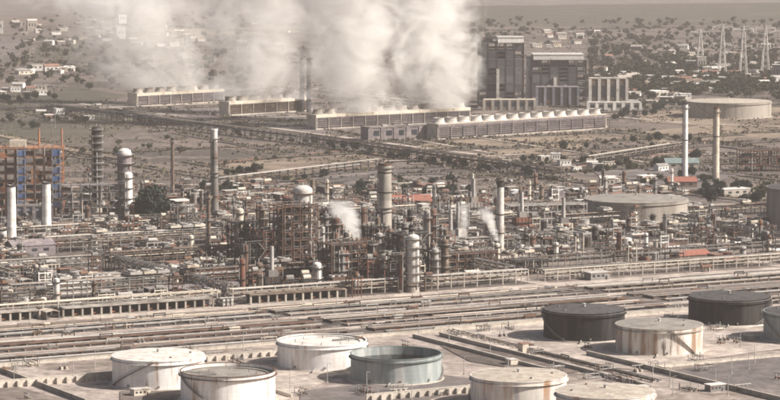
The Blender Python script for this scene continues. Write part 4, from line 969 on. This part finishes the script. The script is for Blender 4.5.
def eq_tank(t, c, r):
    rad, h = r.choice(((3, 6), (4, 7), (2.2, 7)))
    put(t, 'shell', lathem(((rad, 0), (rad, h), (rad - .2, h)), c, 18)); put(t, 'roof', lathem(((rad + .1, h), (rad * .5, h + rad * .16), (0, h + rad * .24)), c, 18))
    bar(t, 'ladder', 'steel', (-rad - .3, -.5, 0), (-rad - .3, -.5, h + .8), .35); put(t, 'rim_rail', lathem(((rad, h + .9), (rad + .1, h + .9), (rad + .1, h + 1.1), (rad, h + 1.1)), 'galv', 18, True)); tb(t, 'vent', 'steel', (0, 0, h), (0, 0, h + 2), .25)
def eq_shed(t, c, r):
    W, D, H = r.choice(((12, 8, 4.5), (9, 7, 4), (16, 8, 5)))
    for x in (-W / 2 + .3, W / 2 - .3):
        for y in (-D / 2 + .3, D / 2 - .3): bx(t, 'post', 'steel', (x, y, H / 2), (.35, .35, H))
    bx(t, 'roof', c, (0, -D / 4, H + .45), (W, D / 2 + .2, .2), rot=(R(10), 0, 0)); bx(t, 'roof', c, (0, D / 4, H + .45), (W, D / 2 + .2, .2), rot=(R(-10), 0, 0))
    bx(t, 'back_wall', 'brown', (0, D / 2 - .2, H / 2), (W - .8, .2, H - .2))
def eq_pump(t, c, r):
    n = r.choice((2, 3))
    for k in range(n):
        x = (k - (n - 1) / 2) * 3.2; bx(t, 'plinth', 'concrete', (x, 0, .35), (2, 4, .7)); tb(t, 'motor', c, (x, -1.8, 1.4), (x, .3, 1.4), .7, 10); tb(t, 'casing', 'rust', (x, .4, 1.4), (x, 1.5, 1.4), .9, 10); tb(t, 'discharge_pipe', 'galv', (x, 1.2, 1.4), (x, 1.2, 4.6), .3)
    tb(t, 'header_pipe', 'galv', (-n * 2, 1.2, 4.6), (n * 2, 1.2, 4.6), .35)
def eq_manifold(t, c, r):
    L = r.choice((9, 11)); n = r.choice((4, 5, 6))
    for k in range(n):
        y = (k - n / 2) * 1.3; z = r.choice((1, 1.8, 3.2, 4.2)); cc = r.choice((c, 'galv', 'rust', 'steel'))
        tb(t, 'pipe', cc, (-L / 2, y, z), (L / 2, y, z), r.choice((.2, .3, .4))); e = r.choice((-1, 1)) * L * r.uniform(.2, .5)
        tb(t, 'riser_pipe', cc, (e, y, 0), (e, y, z + r.choice((0, 1, 3))), .25)
    for x in (-L * .35, L * .35):
        for y in (-n * .7, n * .7): bx(t, 'stanchion', 'steel', (x, y, 2.3), (.3, .3, 4.6))
        bx(t, 'crossbar', 'steel', (x, 0, 4.7), (.3, n * 1.4 + .3, .3))
def eq_frame(t, c, r):
    W, D, lv = r.choice(((8, 6, (4, 8)), (6, 6, (4.5, 9, 13)), (10, 6, (5, 9)))); H = lv[-1]
    for x in (-W / 2, 0, W / 2) if W > 6 else (-W / 2, W / 2):
        for y in (-D / 2, D / 2): bx(t, 'column', c, (x, y, H / 2 + .3), (.45, .45, H + .6))
    for z in lv:
        bx(t, 'deck', 'darksteel', (0, 0, z), (W - .5, D - .5, .2)); bx(t, 'beam', c, (0, -D / 2, z - .25), (W + .5, .4, .5)); bx(t, 'beam', c, (0, D / 2, z - .25), (W + .5, .4, .5))
        bx(t, 'guard_rail', 'galv', (0, -D / 2, z + 1.1), (W, .1, .12))
        put(t, 'drum', lathem(capsule_prof(1.2, W * .7), r.choice(('galv', 'rust', 'cream', 'steel')), 10), (-W * .35, r.uniform(-1, 1), z + 1.5), (1, 1, 1), (0, R(90), 0))
def eq_hut(t, c, r):
    W, D, H = r.choice(((9, 7, 4), (14, 8, 4.5), (8, 6, 6.5)))
    bx(t, 'wall', c, (0, 0, H / 2), (W, D, H)); bx(t, 'roof', r.choice(('concrete', 'offwhite', 'tile')), (0, 0, H + .2), (W + 1, D + 1, .4)); bx(t, 'door', 'darksteel', (W * .3, -D / 2 - .03, 1.2), (1.3, .12, 2.4))
    for k in range(3): bx(t, 'window', 'glass', (-W * .35 + k * W * .24, -D / 2 - .03, H * .6), (W * .13, .12, 1.3))
def eq_heater(t, c, r):
    W, D, H = 12, 6, 9
    for x in (-5.6, 0, 5.6):
        for y in (-2.7, 2.7): bx(t, 'leg', 'steel', (x, y, 1.1), (.5, .5, 2.2))
    bx(t, 'firebox', c, (0, 0, 2.2 + H / 2), (W, D, H))
    for k in range(4): bx(t, 'stiffener', 'rust', (-W / 2 + 1.5 + k * 3, -D / 2 - .15, 2.2 + H / 2), (.3, .3, H))
    bx(t, 'convection_box', 'steel', (0, 0, 2.2 + H + 2), (W * .5, D * .6, 4)); put(t, 'stack', lathem(((1.3, 0), (1.1, 14), (.9, 14), (.9, 13), (0, 13)), 'galv', 12), (0, 0, 2.2 + H + 4))
    bx(t, 'platform', 'darksteel', (0, -D / 2 - .9, 2.2 + H * .6), (W, 1.5, .16))
EQ = {'drum': (eq_drum, 'horizontal_drum', 'drum', 'horizontal drum'), 'vessel': (eq_vessel, 'process_vessel', 'vessel', 'upright process vessel'), 'exch': (eq_exch, 'heat_exchanger', 'heat exchanger', 'heat exchanger bank'),
      'air': (eq_air, 'air_cooler', 'air cooler', 'raised fan cooler'), 'tank': (eq_tank, 'small_tank', 'tank', 'small upright tank'), 'shed': (eq_shed, 'open_shed', 'shed', 'open-sided shed'), 'pump': (eq_pump, 'pump_set', 'pump', 'pump set'),
      'man': (eq_manifold, 'pipe_manifold', 'pipework', 'knot of pipework'), 'frame': (eq_frame, 'equipment_frame', 'steel frame', 'small steel frame'), 'hut': (eq_hut, 'site_hut', 'hut', 'flat-roofed hut'), 'heater': (eq_heater, 'fired_heater', 'furnace', 'box furnace')}
ZONES = {'lf': ('in the low plant at left behind the front pipe ways', 'drum3 vessel2 exch3 air2 tank2 shed3 pump2 man5 frame3 hut2', 'galv3 steel3 rust2 cream3 white1 brown2 redlead1 darksteel1 offwhite2'),
         'lb': ('among the pipes below the two white stacks', 'drum3 vessel2 exch3 air2 tank1 shed1 pump2 man6 frame2 hut1', 'galv2 steel3 rust3 cream2 brown3 redlead1 darksteel1'),
         'cu': ('packed into the red-brown unit at centre', 'drum3 vessel5 exch3 air2 tank1 man4 frame6 heater2', 'rust4 redlead3 darksteel4 brown3 steel2 black2 galv1 cream1'),
         'st': ('in the plant round the two steam jets', 'drum3 vessel3 exch3 air2 tank2 shed1 man4 frame3 heater1', 'rust2 redlead1 darksteel2 brown2 steel3 galv3 cream2 offwhite1'),
         'ol': ('on the open lot behind the black tanks', 'drum2 exch1 tank2 shed2 pump2 man4 hut2', 'galv3 steel3 cream3 brown1 rust2 offwhite1'),
         'rt': ('in the dark plant before the wide grey tank', 'drum3 vessel3 exch4 air2 tank2 shed1 man5 frame4 hut1', 'rust2 redlead2 darksteel4 brown3 steel2 galv2 cream1 white1'),
         'pl': ('in the low works behind the refinery towers', 'drum2 exch3 tank2 shed3 man6 frame2 hut3', 'darksteel3 brown4 steel3 rust2 galv1 cream1 offwhite1'),
         'sh': ('round the gabled sheds by the wide grey tank', 'drum2 vessel2 exch3 tank2 shed3 man4 frame3 hut3', 'darksteel2 brown3 steel3 rust2 galv2 cream1 white1'),
         'bk': ('behind the thick cream chimney', 'drum2 vessel2 exch2 air1 tank2 shed2 man4 frame2 hut2', 'galv2 steel3 brown3 cream2 rust2')}
def wlist(s):
    out = []
    for q in s.split():
        out += [q.rstrip('0123456789')] * int(q[len(q.rstrip('0123456789')):])
    return out
for k in ZONES: ZONES[k] = (ZONES[k][0], wlist(ZONES[k][1]), wlist(ZONES[k][2]))
def zone(x, y):
    if y < (222 if x < 200 else 204 if x < 440 else 208 if x < 500 else 226): return ('pl', .42) if x < 500 else ('sh', .6)
    if x < 232: return ('lf', .86) if y > 264 else ('lb', .8)
    if x < 442: return ('cu', .95) if y > 238 else ('bk', .6)
    if x < 590: return ('st', .85) if y <= 266 else ('ol', .3)
    if y > 268: return 'ol', .3
    return 'rt', .8
RACKB = ((-330, 420, 32), (-330, 420, 92), (-330, 420, 206), (-330, 520, 318), (-150, 250, 412))
def free(p, a, b):
    for lb in (14, 150, 262, 372):
        if abs(b - lb) < 8: return False
    for ca, b0, b1 in ((-268, 10, 420), (-95, 160, 420), (118, 10, 420), (300, 10, 400)):
        if abs(a - ca) < 10 and b0 < b < b1: return False
    for rb in (32, 92, 100, 84, 206, 318, 300, 412):
        if abs(b - rb) < 7 and b < 425: return False
    for ca in (-82, 106, -170, 228, 370):
        if abs(a - ca) < 7 and b < 405: return False
    for x, y, r in KEEP:
        if (p.x - x) ** 2 + (p.y - y) ** 2 < (r + 2) ** 2: return False
    return True
r = random.Random(11); COUNT = {}
ystep = 12.5
for jb in range(74):
    b = 23 + jb * 10
    for ja in range(92):
        a = -330 + ja * 10.6 + (jb % 2) * 5
        aa, bb = a + r.uniform(-2, 2), b + r.uniform(-1.5, 1.5)
        p = P(aa, bb); x, y = XY(p)
        if not (-12 < x < 794): continue
        ymin = 186 if 62 < x < 440 else 190 if x < 690 and x > 62 else 222
        if y < ymin or not free(p, aa, bb): continue
        z, dn = zone(x, y)
        if r.random() > dn: continue
        desc, kinds, cols = ZONES[z]; kd = r.choice(kinds); c = r.choice(cols)
        fn, nm, cat, txt = EQ[kd]
        if COUNT.get(nm, 0) > 285: kd = 'man'; fn, nm, cat, txt = EQ[kd]
        COUNT[nm] = COUNT.get(nm, 0) + 1
        t = thing(nm, None, cat, p, A + r.choice((0, 0, 0, R(90))) + r.uniform(-.02, .02), nm.replace('_', ' ') + 's ' + desc)
        PENDING.append((t, COLW[c] + ' ' + txt, x, y))
        fn(t, c, r)
        if z == 'cu' and kd in ('vessel', 'frame', 'air'): t.scale = (1, 1, r.uniform(1.0, 1.5))
print('EQ', COUNT)
# tall slim columns that crowd the centre, and valve stations along the pipe ways
cr_ = random.Random(64)
for k in range(42):
    x, y = cr_.uniform(252, 448), cr_.uniform(252, 291); p = G(x, y); c = cr_.choice(('rust', 'darksteel', 'steel', 'brown', 'redlead', 'cream', 'black', 'galv'))
    t = column(p, cr_.uniform(16, 38), cr_.choice((1.1, 1.5, 2.0, 2.4)), None, c, cr_.choice((3, 4, 6)), group='slim columns of the central unit', seed=k, wide=1.2); PENDING.append((t, COLW[c] + ' slim column', x, y))
for k in range(90):
    x, y = cr_.uniform(0, 780), cr_.uniform(288, 352); p = G(x, y); aa, bb = AB(p)
    if not (-122 < bb < 6): continue
    bb = min((-9.5, -22.5, -37, -46, -59, -73, -87, -97, -111), key=lambda q: abs(q - bb)); p = P(aa, bb); x, y = XY(p); kd = cr_.choice(('man', 'man', 'pump', 'exch', 'drum')); c = cr_.choice(('galv', 'rust', 'steel', 'cream', 'brown')); fn, nm, cat, txt = EQ[kd]
    t = thing(nm, None, cat, p, A, nm.replace('_', ' ') + 's along the front pipe ways'); fn(t, c, cr_); t.scale = (.7, .35, .6); PENDING.append((t, COLW[c] + ' ' + txt, x, y))
# small fittings and lamp posts of the tank yard
yr = random.Random(5)
for k in range(230):
    x, y = yr.uniform(0, 780), yr.uniform(318, 400); p = G(x, y); aa, bb = AB(p)
    if bb > -128 or any((p.x - q.x) ** 2 + (p.y - q.y) ** 2 < (rr + 8) ** 2 for q, rr in TANKS) or any((p.x - q[0]) ** 2 + (p.y - q[1]) ** 2 < 150 for q in KEEP[-60:]): continue
    kd = yr.choice(('man', 'man', 'man', 'pump', 'pump', 'lamp', 'lamp', 'lamp', 'hut')); keep(p, 4)
    if kd == 'lamp':
        t = thing('lamp_post', None, 'lamp post', p, A, 'lamp posts of the tank yard'); PENDING.append((t, 'thin lamp post', x, y))
        put(t, 'pole', lathem(((.22, 0), (.12, 9)), 'galv', 8)); bx(t, 'arm', 'galv', (.8, 0, 9), (1.8, .12, .12)); bx(t, 'lamp_head', 'steel', (1.6, 0, 8.9), (.8, .3, .16)); bx(t, 'footing', 'concrete', (0, 0, .25), (.8, .8, .5)); continue
    c = yr.choice(('galv', 'steel', 'rust', 'cream', 'brown')); fn, nm, cat, txt = EQ[kd]; t = thing(nm, None, cat, p, A + yr.choice((0, R(90))), nm.replace('_', ' ') + 's in the tank yard'); fn(t, c, yr); t.scale = (.8, .8, .7) if kd != 'hut' else (.6, .6, .7)
    PENDING.append((t, COLW[c] + ' ' + txt, x, y))
# ------------------------------------------------------------------ complete the labels from the nearest landmark
LM = [(97, 205, 'the tall ringed tower'), (125, 212, 'the white-domed tower'), (152, 215, 'the dark tree clump'), (12, 235, 'the leftmost white stack'), (47, 232, 'the second white stack'), (215, 220, 'the tall grey chimney'), (30, 200, 'the orange frame'),
      (209, 258, 'the thin front stack'), (300, 258, 'the fat grey reactor'), (297, 280, 'the red-brown frame'), (385, 255, 'the thick cream chimney'), (413, 288, 'the pale platformed tower'), (465, 262, 'the left steam jet'), (497, 264, 'the right steam jet'),
      (500, 240, 'the dark-capped column'), (636, 215, 'the wide grey tank'), (685, 176, 'the left slim chimney'), (716, 180, 'the right slim chimney'), (584, 340, 'the left black tank'), (659, 350, 'the shabby tank'), (730, 322, 'the far black tank'), (158, 385, 'the leftmost white tank'), (322, 368, 'the rear white tank'),
      (728, 115, 'the far pale tank'), (505, 100, 'the tallest boiler house'), (565, 100, 'the lower boiler house'), (612, 105, 'the striped block'), (440, 132, 'the long cooling tower row'), (180, 102, 'the leftmost cooling towers'), (270, 110, 'the second cooling tower row'), (722, 70, 'the first tall pylon'), (743, 74, 'the middle tall pylon'), (765, 72, 'the last tall pylon'),
      (405, 136, 'the flat mauve warehouse'), (681, 165, 'the blue-green roofed hall'), (760, 165, 'the dark red frame'), (346, 284, 'the second brown frame'), (256, 280, 'the black narrow frame'), (72, 290, 'the left flat building'), (690, 260, 'the red-roofed shed at right'), (30, 252, 'the mauve-roofed shed'), (407, 202, 'the long red-roofed shed'), (160, 230, 'the low brown frame'), (545, 218, 'the long grey frame')]
LMM = [(G(x, y), x, y, s) for x, y, s in LM]
CNT = {}
_O = 'thirteenth fourteenth fifteenth sixteenth seventeenth eighteenth nineteenth twentieth'.split() + ['twenty-' + q for q in 'first second third fourth fifth sixth seventh eighth ninth'.split()] + ['thirtieth'] + ['thirty-' + q for q in 'first second third fourth fifth sixth seventh eighth ninth'.split()]
ORD = ['nearest', 'second nearest', 'third nearest', 'fourth nearest', 'fifth nearest', 'sixth nearest', 'seventh nearest', 'eighth nearest', 'ninth nearest', 'tenth nearest', 'eleventh nearest', 'twelfth nearest'] + [q + ' nearest' for q in _O]
for o, desc, x, y in PENDING:
    best = min(LMM, key=lambda q: (q[1] - x) ** 2 + ((q[2] - y) * 2.2) ** 2); dx, dy = x - best[1], (y - best[2]) * 2.2
    rel = ('right of' if dx > 0 else 'left of') if abs(dx) > abs(dy) else ('in front of' if dy > 0 else 'behind')
    CNT.setdefault((desc, rel, best[3]), []).append((dx * dx + dy * dy, o.name, o))
for (desc, rel, lm), lst in CNT.items():
    lst.sort(key=lambda q: q[0])
    for k, (d, nm, o) in enumerate(lst):
        o['label'] = ('%s %s %s' % (desc, rel, lm)) + ('' if len(lst) == 1 else ', %s to it' % ORD[min(k, len(ORD) - 1)])
